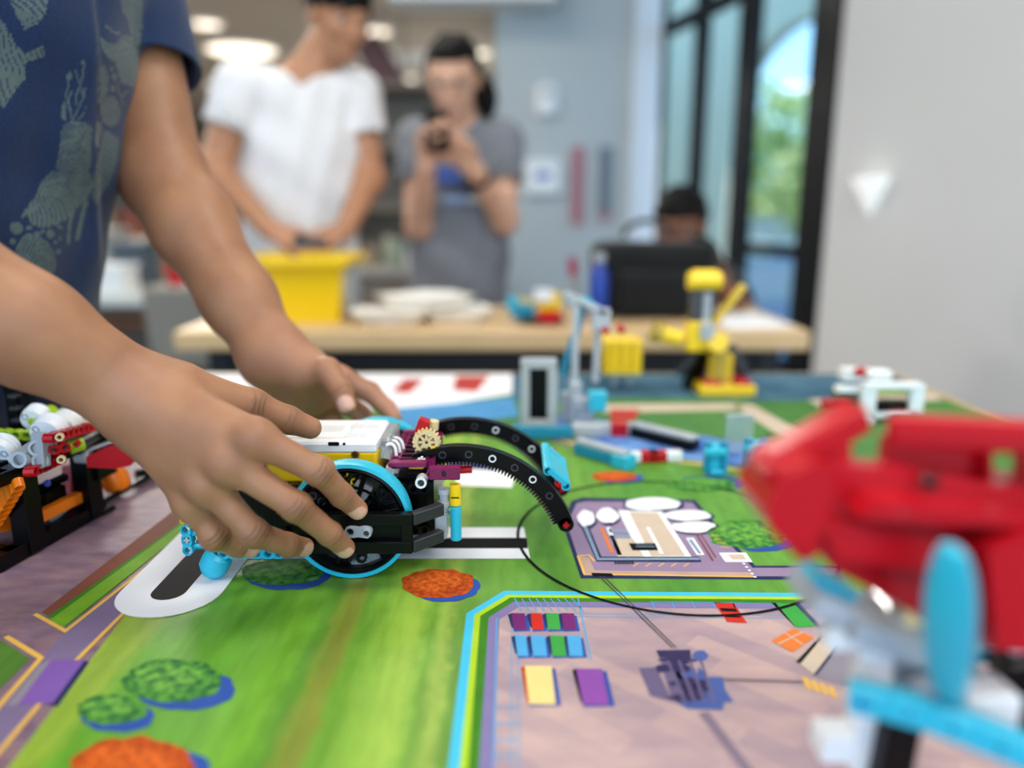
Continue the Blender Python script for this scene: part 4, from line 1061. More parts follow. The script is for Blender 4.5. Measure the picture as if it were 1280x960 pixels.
MB().add(lathe([(.0104, -.002), (.0106, .004), (.0100, .0096), (.0060, .0115), (.0058, .0105), (.0094, .009), (.0098, .004), (.0098, -.002)], 28, True), T(cb, (0, .5, 0))).build('caster_socket', AZURE, robot)
block('caster_plate', (.064, .050, .0075), (float(cb[0]) + .018, .545, .0235), AZURE, robot)
block('yellow_side', (.012, .054, .016), (float(ra[0]) + .004, .548, .0420), YELLOW, robot)
block('rear_case', (.046, .056, .030), (float(ra[0]) + .034, .562, .0455), BLACK, robot)
beam(3, rp(233, 648, .520), rp(250, 648, .520), YELLOW, robot)
block('rear_block', (.05, .07, .03), (WC[0] - .055, .58, .045), BLACK, robot)

# ================================================================== people
def skin_mat(name, c, c2, palm):
    m = bpy.data.materials.new(name); m.use_nodes = True; n = m.node_tree.nodes; l = m.node_tree.links; b = n['Principled BSDF']
    tc = n.new('ShaderNodeTexCoord'); nz = n.new('ShaderNodeTexNoise'); nz.inputs['Scale'].default_value = 28; nz.inputs['Detail'].default_value = 5
    l.new(tc.outputs['Object'], nz.inputs['Vector'])
    rp = n.new('ShaderNodeValToRGB'); rp.color_ramp.elements[0].position = .3; rp.color_ramp.elements[0].color = lin(c); rp.color_ramp.elements[1].position = .72; rp.color_ramp.elements[1].color = lin(c2)
    l.new(nz.outputs['Fac'], rp.inputs[0])
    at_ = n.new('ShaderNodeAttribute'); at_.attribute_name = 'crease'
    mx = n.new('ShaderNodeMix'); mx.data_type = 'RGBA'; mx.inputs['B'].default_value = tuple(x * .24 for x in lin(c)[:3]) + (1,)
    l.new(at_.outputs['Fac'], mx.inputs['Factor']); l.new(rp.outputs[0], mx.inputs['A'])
    ap = n.new('ShaderNodeAttribute'); ap.attribute_name = 'palm'
    m2 = n.new('ShaderNodeMix'); m2.data_type = 'RGBA'; m2.inputs['B'].default_value = lin(palm)
    l.new(ap.outputs['Fac'], m2.inputs['Factor']); l.new(mx.outputs['Result'], m2.inputs['A']); l.new(m2.outputs['Result'], b.inputs['Base Color'])
    b.inputs['Roughness'].default_value = .48; b.inputs['Specular IOR Level'].default_value = .4
    b.inputs['Subsurface Weight'].default_value = .12; b.inputs['Subsurface Radius'].default_value = (.006, .0025, .0015); b.inputs['Subsurface Scale'].default_value = 1.0
    n2 = n.new('ShaderNodeTexVoronoi'); n2.inputs['Scale'].default_value = 900; l.new(tc.outputs['Object'], n2.inputs['Vector'])
    bp = n.new('ShaderNodeBump'); bp.inputs['Strength'].default_value = .12; bp.inputs['Distance'].default_value = .0006; l.new(n2.outputs['Distance'], bp.inputs['Height']); l.new(bp.outputs[0], b.inputs['Normal'])
    return m
M_NAIL = mat('fingernail', '#d9a893', .25, .5, var=.05, scale=200, coat=.3)

def multi_sdf(name, pieces, mats, parent=None, attrs=None, face_mat=None, base=(0, 0, 0)):
    Vs = []; Qs = []; k = 0
    for (f, lo, hi, h) in pieces:
        V, Q = polygonize(f, lo, hi, h); Vs.append(V); Qs.append(Q + k); k += len(V)
    V = np.concatenate(Vs); Q = np.concatenate(Qs); base = np.array(base, float)
    me = bpy.data.meshes.new(name); L = V - base
    me.vertices.add(len(L)); me.vertices.foreach_set('co', L.astype(np.float32).ravel())
    me.loops.add(len(Q) * 4); me.loops.foreach_set('vertex_index', Q.astype(np.int32).ravel())
    me.polygons.add(len(Q)); me.polygons.foreach_set('loop_start', np.arange(0, len(Q) * 4, 4, dtype=np.int32))
    me.update(calc_edges=True); me.polygons.foreach_set('use_smooth', np.ones(len(Q), bool))
    for m in (mats if isinstance(mats, (list, tuple)) else [mats]): me.materials.append(m)
    for an, fn in (attrs or {}).items():
        a = me.attributes.new(an, 'FLOAT', 'POINT'); a.data.foreach_set('value', np.asarray(fn(V), np.float32))
    if face_mat is not None: me.polygons.foreach_set('material_index', np.asarray(face_mat(V[Q].mean(1)), np.int32))
    me.validate()
    return link(name, me, parent, base)
def unit(v): v = np.asarray(v, float); return v / np.linalg.norm(v)

# ---- head, shared by everybody: field in world space
def head_axes(fwd, tilt=0.0):
    f = unit(fwd); r = unit(np.cross(f, A(0, 0, 1))); u = np.cross(r, f)
    if tilt: r, u = r * math.cos(tilt) + u * math.sin(tilt), u * math.cos(tilt) - r * math.sin(tilt)
    return r, u, f
def head_field(p, c, ax, s=1.0):
    """c = centre of the head, eyes at centre height, total height about .225*s"""
    R = np.stack(ax, 1); q = (p - c) @ R / s                # local right, up, forward
    g = lambda cx, cy, cz, rx, ry, rz: ell(q, (cx, cy, cz), (rx, ry, rz))
    d = g(0, .026, -.012, .073, .083, .092)
    d = smin(d, g(0, -.038, .022, .054, .068, .064), .03)
    d = smin(d, g(0, -.088, .052, .026, .020, .026), .02)   # chin
    d = smin(d, g(0, .018, .070, .046, .012, .014), .015)   # brow
    for sx in (-1, 1):
        d = smin(d, g(sx * .034, -.024, .060, .020, .018, .018), .015)
        d = smax(d, -g(sx * .031, .002, .090, .015, .010, .014), .010)   # eye socket
        d = smin(d, g(sx * .0735, -.006, -.008, .008, .028, .018), .006)  # ear
    d = smin(d, cone(q, (0, .004, .080), (0, -.030, .100), .007, .0105), .010)
    for sx in (-1, 1): d = smin(d, g(sx * .010, -.033, .092, .0075, .006, .008), .005)
    d = smin(d, g(0, -.056, .082, .021, .0048, .009), .004); d = smin(d, g(0, -.066, .080, .018, .0052, .009), .004)
    return d * s
def hair_field(p, c, ax, s=1.0, long=False, fringe=.045, seed=0):
    R = np.stack(ax, 1); q = (p - c) @ R / s
    d = ell(q, (0, .034, -.016), (.083, .090, .100))
    wave = .0025 * np.sin(q[:, 0] * 140 + seed) * np.sin(q[:, 2] * 90) + .002 * np.sin(q[:, 1] * 120 + q[:, 0] * 60)
    d = d + wave
    face = np.maximum(np.maximum(q[:, 1] - fringe, -(q[:, 2] - .010 - .35 * q[:, 1])), -1)      # in front of the ears and below the fringe is cut away
    d = smax(d, -face, .012)
    d = np.maximum(d, -(q[:, 1] + (.10 if long else .045) + .3 * q[:, 2]))
    return d * s
def add_head_parts(body, c, ax, s, hair_m, long=False, fringe=.045, iris='#2a1a12', glasses=False, eyes=True):
    r, u, f = ax
    lo = c - .16 * s; hi = c + .16 * s
    sdf_object('hair', lambda p: hair_field(p, c, ax, s, long, fringe, c[0] * 10), lo, hi, .003, hair_m, body)
    for sx in (-1, 1):
        e = c + (r * sx * .031 + u * .000 + f * .0665) * s
        m = MB(); m.add(lathe([(1e-5, -.012)] + [(.012 * math.cos(t), .012 * math.sin(t)) for t in np.linspace(-1.4, 1.4, 10)] + [(1e-5, .012)], 16), axis_M(e, e + f))
        m.add(cyl(.0062 * s, .0014, 14), axis_M(e + f * .0112 * s, e + f * .02), 1)
        m.build('eye', [mat('eye_white', '#b3aaa0', .35), mat('iris' + iris, iris, .2)], body)
        m = MB(); m.add(sweep([c + (r * (sx * .031 + dx) + u * (.019 + .004 * math.cos(dx * 90)) + f * (.083 - abs(dx) * .25)) * s for dx in np.linspace(-.016, .016, 7)], .0022 * s, 6)); m.build('eyebrow', hair_m, body)
    m = MB(); m.add(sweep([c + (r * dx + u * (-.061 - .002 * math.cos(dx * 120)) + f * (.0905 - abs(dx) * .35)) * s for dx in np.linspace(-.019, .019, 9)], .0016 * s, 6)); m.build('mouth', mat('lips', '#9c5a50', .4), body)
    if glasses:
        m = MB()
        for sx in (-1, 1):
            m.add(sweep([c + (r * (sx * .031 + .021 * math.cos(t)) + u * (.001 + .016 * math.sin(t)) + f * .098) * s for t in np.linspace(0, 2 * PI, 20, endpoint=False)], .0016, 6, True))
            m.add(sweep([c + (r * sx * .052 + u * .006 + f * .097) * s, c + (r * sx * .077 + u * .006 + f * .0) * s], .0014, 6))
        m.add(sweep([c + (r * -.011 + u * .004 + f * .1) * s, c + (r * .011 + u * .004 + f * .1) * s], .0014, 6)); m.build('glasses', BLACK, body)
def hand_chains(w, d, n, side, curl=.5, s=1.0):
    """generic hand: wrist w, pointing d, back of hand facing n, thumb towards side. returns palm cones and finger chains"""
    d = unit(d); n = unit(np.asarray(n) - d * (np.asarray(n) @ d)); t = unit(side - d * (np.asarray(side) @ d) - n * (np.asarray(side) @ n))
    palm = []; fingers = []
    for i, (off, L, pl) in enumerate(((.030, .040, .088), (.010, .044, .092), (-.011, .041, .088), (-.030, .032, .080))):
        k = w + d * pl * s + t * off * s; palm.append((w + d * .012 * s + t * off * .45 * s, k, .014 * s, .0115 * s))
        pts = [k]; a = curl * .5; 
        for j, l_ in enumerate((L, L * .62, L * .5)):
            a += curl * (.55, .7, .5)[j]; pts.append(pts[-1] + (d * math.cos(a) - n * math.sin(a)) * l_ * s)
        fingers.append((pts, [.0098 * s, .0088 * s, .0080 * s, .0066 * s]))
    b = w + d * .022 * s + t * .022 * s - n * .006 * s
    p1 = b + (d * .55 + t * .75 - n * .25) * .040 * s; p2 = p1 + (d * .85 + t * .35 - n * .35) * .032 * s; p3 = p2 + (d * .95 + t * .05 - n * .35) * .022 * s
    fingers.append(([b, p1, p2, p3], [.0145 * s, .0115 * s, .0100 * s, .0078 * s]))
    return palm, fingers
def hand_field(p, palm, fingers, kp=.014, kf=.007):
    d = None
    for (a, b, ra, rb) in palm:
        c = cone(p, a, b, ra, rb); d = c if d is None else smin(d, c, kp)
    out = d
    for (pts, rs) in fingers:
        c = None
        for i in range(len(pts) - 1):
            q = cone(p, pts[i], pts[i + 1], rs[i], rs[i + 1]); c = q if c is None else smin(c, q, .0035)
        out = np.minimum(out, smin(d, c, kf))
    return out

def make_person(name, label, J, skin, shirt_m, trouser_m, hair_m, fwd, head_fwd, hand_spec, sc=1.0, long=False, glasses=False, sleeve=.55, fringe=.045, group=None, shirt_w=1.0, seated=False, hem=-.02, tilt=0.0):
    """background figure built from joints J (world positions)"""
    f = unit(A(fwd[0], fwd[1], 0)); sdir = unit(J['shL'] - J['shR'])
    pel = (J['hipL'] + J['hipR']) / 2
    feet = (J['anL'] + J['anR']) / 2
    body_root = empty(name, (pel[0], pel[1], FLOOR_Z), label, 'person', group)
    hax = head_axes(head_fwd, tilt); hc = J['head']; neck = (J['shL'] + J['shR']) / 2 + A(0, 0, .045)
    waist = pel + A(0, 0, .14) * sc; chest = (J['shL'] + J['shR']) / 2 * .55 + waist * .45
    hands = []
    for sd in ('L', 'R'):
        hd, hn, ht, cu = hand_spec[sd]; hands.append(hand_chains(J['wr' + sd], hd, hn, ht, cu, sc))
    def fld(p):
        d = head_field(p, hc, hax, sc)
        d = smin(d, cone(p, hc - hax[1] * .06 * sc - hax[2] * .02, neck - A(0, 0, .03), .05 * sc, .056 * sc), .03)
        tor = flatcone(p, pel, chest, .13 * sc, .15 * sc, f, .62)
        tor = smin(tor, flatcone(p, J['shL'], J['shR'], .055 * sc, .055 * sc, f, .9), .08)
        d = smin(d, tor, .04)
        for sd in ('L', 'R'):
            a = cone(p, J['sh' + sd], J['el' + sd], .05 * sc, .041 * sc); a = smin(a, cone(p, J['el' + sd], J['wr' + sd], .041 * sc, .027 * sc), .025)
            d = smin(d, a, .03)
        for (pl, fg) in hands: d = smin(d, hand_field(p, pl, fg), .012)
        for sd in ('L', 'R'):
            l_ = cone(p, J['hip' + sd], J['kn' + sd], .08 * sc, .055 * sc); l_ = smin(l_, cone(p, J['kn' + sd], J['an' + sd], .055 * sc, .038 * sc), .03); d = smin(d, l_, .03)
        return d
    allp = np.array([v for v in J.values()]); lo = allp.min(0) - .25; hi = allp.max(0) + .28
    body = sdf_object('body', fld, lo, hi, .0052, skin, body_root)
    add_head_parts(body_root, hc, hax, sc, hair_m, long, fringe, glasses=glasses)
    # shirt
    def shirt(p):
        t = flatcone(p, pel + A(0, 0, hem), chest, .150 * sc * shirt_w, .165 * sc * shirt_w, f, .70)
        t = smin(t, flatcone(p, J['shL'], J['shR'], .066 * sc, .066 * sc, f, .95), .09)
        fold = .004 * np.sin(p[:, 2] * 42 + p[:, 0] * 30) + .003 * np.sin(p[:, 0] * 75 - p[:, 2] * 25 + p[:, 1] * 30)
        t = t + fold * .8
        for sd in ('L', 'R'):
            a, b = J['sh' + sd], J['el' + sd]; e = a + (b - a) * sleeve; n_ = unit(b - a)
            s_ = np.maximum(cone(p, a, a + (b - a) * (sleeve + .3), .064 * sc, .066 * sc), (p - e) @ n_)
            s_ = np.maximum(s_, -np.maximum(cone(p, a, a + (b - a) * (sleeve + .3), .058 * sc, .060 * sc), -((p - e) @ n_ + .05)))
            t = smin(t, s_, .02)
        t = np.maximum(t, -(p[:, 2] - (pel[2] + hem - .06)))
        t = smax(t, -ell(p, neck + A(0, 0, .042) + f * .012, (.066 * sc, .066 * sc, .070 * sc)), .010)
        return t
    slo = A(*np.minimum(lo, 9)); 
    sdf_object('t_shirt', shirt, lo, hi, .006, shirt_m, body_root)
    def trous(p):
        t = flatcone(p, pel + A(0, 0, .06), pel - A(0, 0, .03), .138 * sc, .142 * sc, f, .72)
        for sd in ('L', 'R'):
            l_ = cone(p, J['hip' + sd], J['kn' + sd], .092 * sc, .068 * sc); l_ = smin(l_, cone(p, J['kn' + sd], J['an' + sd] + A(0, 0, .03), .068 * sc, .055 * sc), .03); t = smin(t, l_, .04)
        return t
    lo2 = allp.min(0) - .2; hi2 = np.array([hi[0], hi[1], pel[2] + .25])
    sdf_object('trousers', trous, lo2, hi2, .010, trouser_m, body_root)
    for sd in ('L', 'R'):
        a = J['an' + sd]
        sdf_object('shoe', lambda p: smin(ell(p, a + f * .06 + A(0, 0, -.035), (.05, .05, .038), None) , cone(p, a + A(0, 0, -.03), a + f * .13 + A(0, 0, -.042), .042, .036), .02), a - .25, a + .25, .008, M_DARKM, body_root)
    return body_root

# ------------------------------------------------------------------ the person bending over the mat (front left)
SK1 = skin_mat('skin_brown', '#936548', '#ab7b59', '#b9856c')
k_f = unit(A(.88, -.47, 0)); k_s = unit(A(.47, .88, 0))
shL, shR = A(-.405, .875, .50), A(-.575, .555, .49)
chest, waist, pelv = A(-.462, .71, .42), A(-.545, .715, .17), A(-.725, .75, -.06)
neck = A(-.475, .70, .56)
# near (right) arm and hand
elR = A(-.412, .405, .302); wrR = at(186, 503, .487)
NEAR = dict(
    index=([at(322, 549, .460), at(400, 590, .461), at(427, 619, .477), at(447, 637, .4865)], [.0105, .0084, .0077, .0068]),
    middle=([at(290, 580, .457), at(371, 634, .452), at(412, 667, .470), at(431, 685, .4835)], [.0106, .0086, .0078, .0069]),
    ring=([at(262, 607, .462), at(318, 667, .459), at(360, 681, .478), at(380, 684, .490)], [.0102, .0083, .0076, .0067]),
    pinky=([at(243, 630, .472), at(268, 671, .470), at(296, 683, .486), at(313, 687, .494)], [.0096, .0080, .0072, .0062]),
    thumb=([at(255, 508, .502), at(316, 508, .519), at(360, 525, .529), at(388, 535, .536)], [.0150, .0112, .0098, .0080]))
palmR = [(wrR, NEAR['index'][0][0], .0225, .0120), (wrR, NEAR['middle'][0][0], .0230, .0125), (wrR + A(0, 0, -.006), NEAR['ring'][0][0], .0215, .0120), (wrR + A(0, 0, -.012), NEAR['pinky'][0][0], .0190, .0112),
         (wrR + A(.02, .012, .004), NEAR['thumb'][0][1], .0180, .0100)]
# far (left) arm and hand
elL = at(206, 226, .80); wrL = at(340, 441, .705)
FARH = dict(
    thumb=([at(380, 462, .690), at(409, 463, .674), at(427, 490, .662), at(434, 508, .656)], [.0165, .0118, .0100, .0084]),
    index=([at(424, 474, .712), at(462, 490, .716), at(484, 511, .706), at(493, 522, .698)], [.0120, .0098, .0082, .0070]),
    middle=([at(414, 490, .728), at(452, 518, .730), at(468, 542, .715), at(472, 556, .702)], [.0120, .0096, .0085, .0072]),
    ring=([at(398, 506, .733), at(430, 540, .735), at(446, 562, .718), at(450, 576, .704)], [.0115, .0092, .0080, .0070]),
    pinky=([at(382, 518, .728), at(404, 550, .730), at(418, 572, .716), at(424, 584, .704)], [.0105, .0084, .0074, .0064]))
palmL = [(wrL, FARH['index'][0][0], .0225, .0125), (wrL, FARH['middle'][0][0], .0225, .0125), (wrL + A(0, 0, -.006), FARH['ring'][0][0], .0215, .012), (wrL + A(-.004, 0, -.012), FARH['pinky'][0][0], .0190, .0115),
         (wrL + A(.01, -.006, 0), FARH['thumb'][0][0], .0200, .0180), (FARH['thumb'][0][0], at(398, 500, .715), .017, .013)]
def arm_near(p):
    a = cone(p, shR, elR, .048, .041)
    m = elR + (wrR - elR) * .30; m2 = elR + (wrR - elR) * .68
    a = smin(a, cone(p, elR, m, .040, .0385), .02); a = smin(a, cone(p, m, m2, .0380, .0325), .02)
    a = smin(a, flatcone(p, m2, wrR, .0320, .0262, (0, -1, .1), .86), .015)
    a = smin(a, ell(p, wrR + A(-.008, -.012, .014), (.014, .012, .012)), .012)        # wrist bone
    h = hand_field(p, palmR, list(NEAR.values()), .016, .0075)
    for n_, r_ in (('index', .0098), ('middle', .0100), ('ring', .0092), ('pinky', .0082)):          # knuckles
        h = smin(h, ell(p, NEAR[n_][0][0] + A(-.003, -.003, .003), (r_, r_, r_)), .008)
        h = smin(h, ell(p, NEAR[n_][0][1] + A(0, -.0010, .0010), (.0080, .0080, .0080)), .006)
    return smin(a, h, .016)
def arm_far(p):
    a = cone(p, shL, elL, .043, .038)
    m = elL + (wrL - elL) * .28; m2 = elL + (wrL - elL) * .70
    a = smin(a, cone(p, elL, m, .038, .0385), .025); a = smin(a, cone(p, m, m2, .0385, .0325), .02); a = smin(a, flatcone(p, m2, wrL, .0320, .0285, (.3, -.8, .3), .88), .02)
    return smin(a, hand_field(p, palmL, list(FARH.values()), .016, .0080), .016)
k_hax = head_axes(A(.80, -.30, -.62)); k_head = A(-.40, .655, .70)
def torso_k(p):
    d = head_field(p, k_head, k_hax, 1.0)
    d = smin(d, cone(p, k_head - k_hax[1] * .06 - k_hax[2] * .02, neck - A(0, 0, .02), .05, .056), .03)
    t = flatcone(p, pelv, chest, .120, .130, k_f, .66); t = smin(t, flatcone(p, shL, shR, .048, .048, k_f, .9), .07)
    d = smin(d, t, .04)
    for s_ in (-1, 1):
        hp = pelv + k_s * s_ * .085; kn = A(hp[0] - .03, hp[1], -.40); an = A(hp[0] - .05, hp[1], FLOOR_Z + .09)
        l_ = cone(p, hp, kn, .078, .054); l_ = smin(l_, cone(p, kn, an, .054, .038), .03); d = smin(d, l_, .03)
    for (s_, e_) in ((shL, elL), (shR, elR)): d = smin(d, cone(p, s_, s_ + (e_ - s_) * .45, .043, .036), .03)
    return d
def dorsal(pts, j, cam_dir): 
    ax = unit(pts[j + 1] - pts[j]) if j < len(pts) - 1 else unit(pts[j] - pts[j - 1]); n_ = unit(cam_dir - ax * (cam_dir @ ax)); return ax, n_, np.cross(ax, n_)
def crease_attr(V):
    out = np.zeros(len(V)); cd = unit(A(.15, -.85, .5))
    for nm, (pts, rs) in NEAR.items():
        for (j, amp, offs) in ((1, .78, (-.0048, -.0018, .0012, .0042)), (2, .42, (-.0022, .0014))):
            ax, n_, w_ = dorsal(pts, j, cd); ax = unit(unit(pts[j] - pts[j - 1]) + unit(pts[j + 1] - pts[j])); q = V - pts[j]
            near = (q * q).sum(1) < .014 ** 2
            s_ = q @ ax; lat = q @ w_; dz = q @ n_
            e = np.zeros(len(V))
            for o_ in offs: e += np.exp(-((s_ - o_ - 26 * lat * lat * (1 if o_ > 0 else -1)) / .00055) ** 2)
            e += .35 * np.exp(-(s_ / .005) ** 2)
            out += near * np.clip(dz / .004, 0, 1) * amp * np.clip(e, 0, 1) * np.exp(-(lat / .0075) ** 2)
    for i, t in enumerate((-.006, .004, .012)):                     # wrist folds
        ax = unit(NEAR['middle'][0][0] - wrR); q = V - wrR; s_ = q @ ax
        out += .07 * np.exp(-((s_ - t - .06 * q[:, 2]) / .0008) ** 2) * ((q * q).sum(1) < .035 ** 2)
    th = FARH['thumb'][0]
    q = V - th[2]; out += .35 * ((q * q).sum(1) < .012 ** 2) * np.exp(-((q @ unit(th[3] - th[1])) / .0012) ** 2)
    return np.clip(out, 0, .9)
def palm_attr(V):
    out = np.zeros(len(V))
    c = (palmL[0][0] + FARH['ring'][0][0] + FARH['thumb'][0][1]) / 3
    pn = unit(A(.1, -.95, .1))
    out += .75 * np.exp(-(((V - c) ** 2).sum(1) / .045 ** 2)) * (V[:, 1] > .63)
    for nm in ('index', 'middle', 'ring', 'pinky'): 
        d = cone(V, FARH[nm][0][0], FARH[nm][0][3], .0, .0); out = np.maximum(out, .8 * np.exp(-(d / .014) ** 2) * (V[:, 1] > .63))
    for nm in NEAR:
        q = V - NEAR[nm][0][0]; out = np.maximum(out, .28 * np.exp(-((q * q).sum(1) / .011 ** 2)))
        q = V - NEAR[nm][0][3]; out = np.maximum(out, .40 * np.exp(-((q * q).sum(1) / .009 ** 2)))
    q = V - wrR - A(0, -.02, .015); out = np.maximum(out, .35 * np.exp(-((q * q).sum(1) / .016 ** 2)))
    return out
def nail_faces(Cn):
    out = np.zeros(len(Cn), np.int32)
    for (H_, names, cd) in ((NEAR, ('index', 'middle', 'ring', 'pinky'), unit(A(-.10, -1.0, .30))), (FARH, ('thumb',), unit(A(.15, -.95, .1)))):
        for nm in names:
            pts, rs = H_[nm]; ax = unit(pts[3] - pts[2]); n_ = unit(cd - ax * (cd @ ax)); w_ = np.cross(ax, n_)
            q = Cn - pts[3]; s_ = q @ ax; lat = q @ w_; dz = q @ n_
            wid = rs[3] * .86
            e = ((s_ - .0012) / .0066) ** 2; e2 = (np.abs(lat) / wid) ** 2.6
            out[(np.abs((s_ + .0010) / .0068) ** 3 + e2 < 1) & (dz > rs[3] * .15) & (dz < rs[3] * 2)] = 1
    return out
kid = empty('person', (pelv[0], pelv[1], FLOOR_Z), 'person in a navy shell-print t-shirt bending over and holding the robot with both hands', 'person')
kid_body = multi_sdf('body', [
    (arm_near, A(-.66, .34, .01), A(-.10, .62, .56), .00125),
    (arm_far, A(-.50, .62, .01), A(-.06, .95, .58), .0016),
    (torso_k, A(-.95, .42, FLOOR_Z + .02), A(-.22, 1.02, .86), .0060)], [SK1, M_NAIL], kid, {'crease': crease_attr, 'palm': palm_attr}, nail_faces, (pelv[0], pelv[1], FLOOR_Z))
M_HAIR = mat('hair_black', '#0d0b0a', .65, .15, var=.3, scale=60, bump=.15, bscale=300)
add_head_parts(kid, k_head, k_hax, 1.0, M_HAIR)

# shirt: folds, hollow sleeves, print carried as a mask on the cloth
pn = unit(A(.60, -.80, 0)); pa_ = unit(A(.80, .60, 0)); p0 = A(-.415, .655, .3)
def shirt_uv(px, py):
    r = ray(px, py); t = ((p0 - CAMP) @ pn) / (r @ pn); q = CAMP + r * t; return ((q - p0) @ pa_, q[2])
a_crease = shirt_uv(122, 100)[0]
def shirt_k(p):
    t = flatcone(p, pelv + A(0, 0, .02), waist, .138, .140, k_f, .74)
    t = smin(t, flatcone(p, waist, chest, .142, .148, k_f, .76), .06)
    t = smin(t, flatcone(p, shL, shR, .060, .060, k_f, .95), .09)
    a = (p - p0) @ pa_; z = p[:, 2]
    up_ = np.clip((z - .14) / .08, 0, 1)
    fold = .0045 * np.sin(a * 55 + z * 18 + .6) * np.clip(1.2 - z * 1.5, .3, 1) + .0022 * np.sin(a * 120 - z * 45) + .0015 * np.sin(z * 70 + a * 30)
    step = .0065 / (1 + np.exp(-(a - a_crease - .02 * (z - .3)) / .0012)) * up_
    t = t + fold + step
    for (s_, e_, q_) in ((shL, elL, .50), (shR, elR, .45)):
        n_ = unit(e_ - s_); e = s_ + (e_ - s_) * q_
        o_ = np.maximum(cone(p, s_, s_ + (e_ - s_) * .85, .056, .058), (p - e) @ n_)
        o_ = np.maximum(o_, -np.maximum(cone(p, s_, s_ + (e_ - s_) * .95, .0525, .0545), -((p - e) @ n_ + .06)))
        t = smin(t, o_, .012)
    t = np.maximum(t, -(z + .12))
    return smax(t, -cone(p, neck + A(.01, -.005, .02), neck + A(.03, -.01, .3), .060, .12), .008)
def in_poly(u, v, pts):
    c = np.zeros(len(u), bool); n = len(pts)
    for i in range(n):
        x0, y0 = pts[i]; x1, y1 = pts[(i + 1) % n]
        if y0 == y1: continue
        k = ((y0 > v) != (y1 > v)) & (u < (x1 - x0) * (v - y0) / (y1 - y0) + x0); c ^= k
    return c
def seg_d(u, v, a, b):
    ax, ay = a; dx, dy = b[0] - ax, b[1] - ay; t = np.clip(((u - ax) * dx + (v - ay) * dy) / (dx * dx + dy * dy + 1e-12), 0, 1)
    return np.hypot(u - ax - t * dx, v - ay - t * dy)
def print_attr(V):
    u = (V - p0) @ pa_; v = V[:, 2]; out = np.zeros(len(V)); facing = ((V - chest) @ pn) > -.03
    W = lambda pts: [shirt_uv(*q) for q in pts]
    mm = abs(shirt_uv(101, 200)[0] - shirt_uv(100, 200)[0])                         # one photograph pixel on the cloth
    def shape(pts, lines=None, val=1.0, dots=False):
        P_ = W(pts); k = in_poly(u, v, P_) & facing; g = np.full(len(V), val)
        if lines:
            ang, per, wid, bend = lines; cx = np.mean([q[0] for q in P_]); cy = np.mean([q[1] for q in P_])
            s_ = ((u - cx) * math.cos(ang) + (v - cy) * math.sin(ang)) / mm; t_ = (-(u - cx) * math.sin(ang) + (v - cy) * math.cos(ang)) / mm
            ph = (s_ * (1 + bend * t_) + 1.3 * np.sin(t_ * .16)) / per
            g = np.where(np.abs(ph - np.round(ph)) < wid / 2, .12, val)
        if dots:
            g = np.where(np.hypot(np.sin(u / mm * .62), np.sin(v / mm * .62 + u / mm * .3)) < .45, .15, g)
        out[k] = g[k]
    def disc(px, py, r, hole=0):
        c = shirt_uv(px, py); d = np.hypot(u - c[0], v - c[1]) / mm; k = (d < r) & facing; out[k] = .9
        if hole: out[(d < hole) & facing] = .2
    def stroke(pts, w):
        P_ = W(pts)
        for a, b in zip(P_[:-1], P_[1:]): out[(seg_d(u, v, a, b) < w * mm) & facing] = .95
    shape([(-40, -40), (66, -40), (60, 6), (52, 12), (50, 28), (40, 40), (25, 48), (14, 26), (2, 8), (-40, 0)], (.9, 7, .32, .01))
    shape([(12, 22), (45, 34), (26, 48), (14, 30)], None, .9, True)
    shape([(-30, 20), (0, 38), (12, 60), (25, 74), (48, 64), (51, 77), (33, 82), (27, 86), (28, 103), (14, 120), (2, 138), (-30, 130)], (.2, 7, .2, .004))
    for st in ([(90, 152), (86, 135), (80, 120), (84, 108), (82, 96)], [(90, 152), (96, 138), (104, 122), (98, 108), (92, 92)], [(96, 138), (94, 120), (100, 104), (102, 84)], [(98, 150), (106, 140), (108, 132)], [(86, 135), (84, 124), (88, 116)], [(104, 122), (105, 112)], [(80, 120), (80, 126)], [(110, 155), (116, 158), (118, 163)], [(82, 150), (79, 138), (79, 128)]): stroke(st, .9)
    shape([(79, 98), (84, 92), (88, 98), (84, 104)]); shape([(97, 82), (101, 78), (103, 85)]); shape([(76, 130), (82, 134), (80, 150), (76, 148)])
    shape([(77, 158), (90, 151), (106, 152), (115, 160), (118, 172), (120, 200), (117, 216), (98, 216), (80, 207), (72, 204), (75, 188), (76, 172)], (.15, 4.2, .26, .006))
    shape([(70, 204), (84, 200), (96, 208), (90, 216), (74, 213)], None, .7, True)
    shape([(66, 213), (92, 216), (120, 216), (128, 228), (122, 244), (104, 262), (92, 274), (76, 280), (60, 285), (42, 283), (34, 270), (36, 258), (48, 240), (54, 226)], (.45, 6.0, .26, .013))
    stroke([(62, 275), (72, 279), (81, 286)], 2.0); stroke([(100, 264), (94, 280), (92, 305)], 2.2); stroke([(118, 252), (112, 276), (106, 300)], 3.2); stroke([(34, 262), (28, 272)], 1.6)
    shape([(20, 310), (26, 298), (36, 292), (50, 294), (64, 306), (73, 322), (74, 336), (66, 352), (50, 350), (18, 326)], (-.5, 4.6, .28, .008))
    for (x, y, r) in ((20, 285, 8), (36, 285, 3.6), (55, 290, 2.5), (65, 293, 6), (16, 302, 4), (72, 304, 2.6), (79, 299, 2.6), (77, 316, 4), (47, 293, 4)): disc(x, y, r)
    # cluster on the part of the cloth that turns away
    shape([(126, 60), (124, 48), (136, 52), (150, 52), (158, 40), (170, 34), (196, 32), (200, 60), (196, 92), (184, 98), (162, 96), (150, 74), (136, 70)], (1.1, 7, .2, .012))
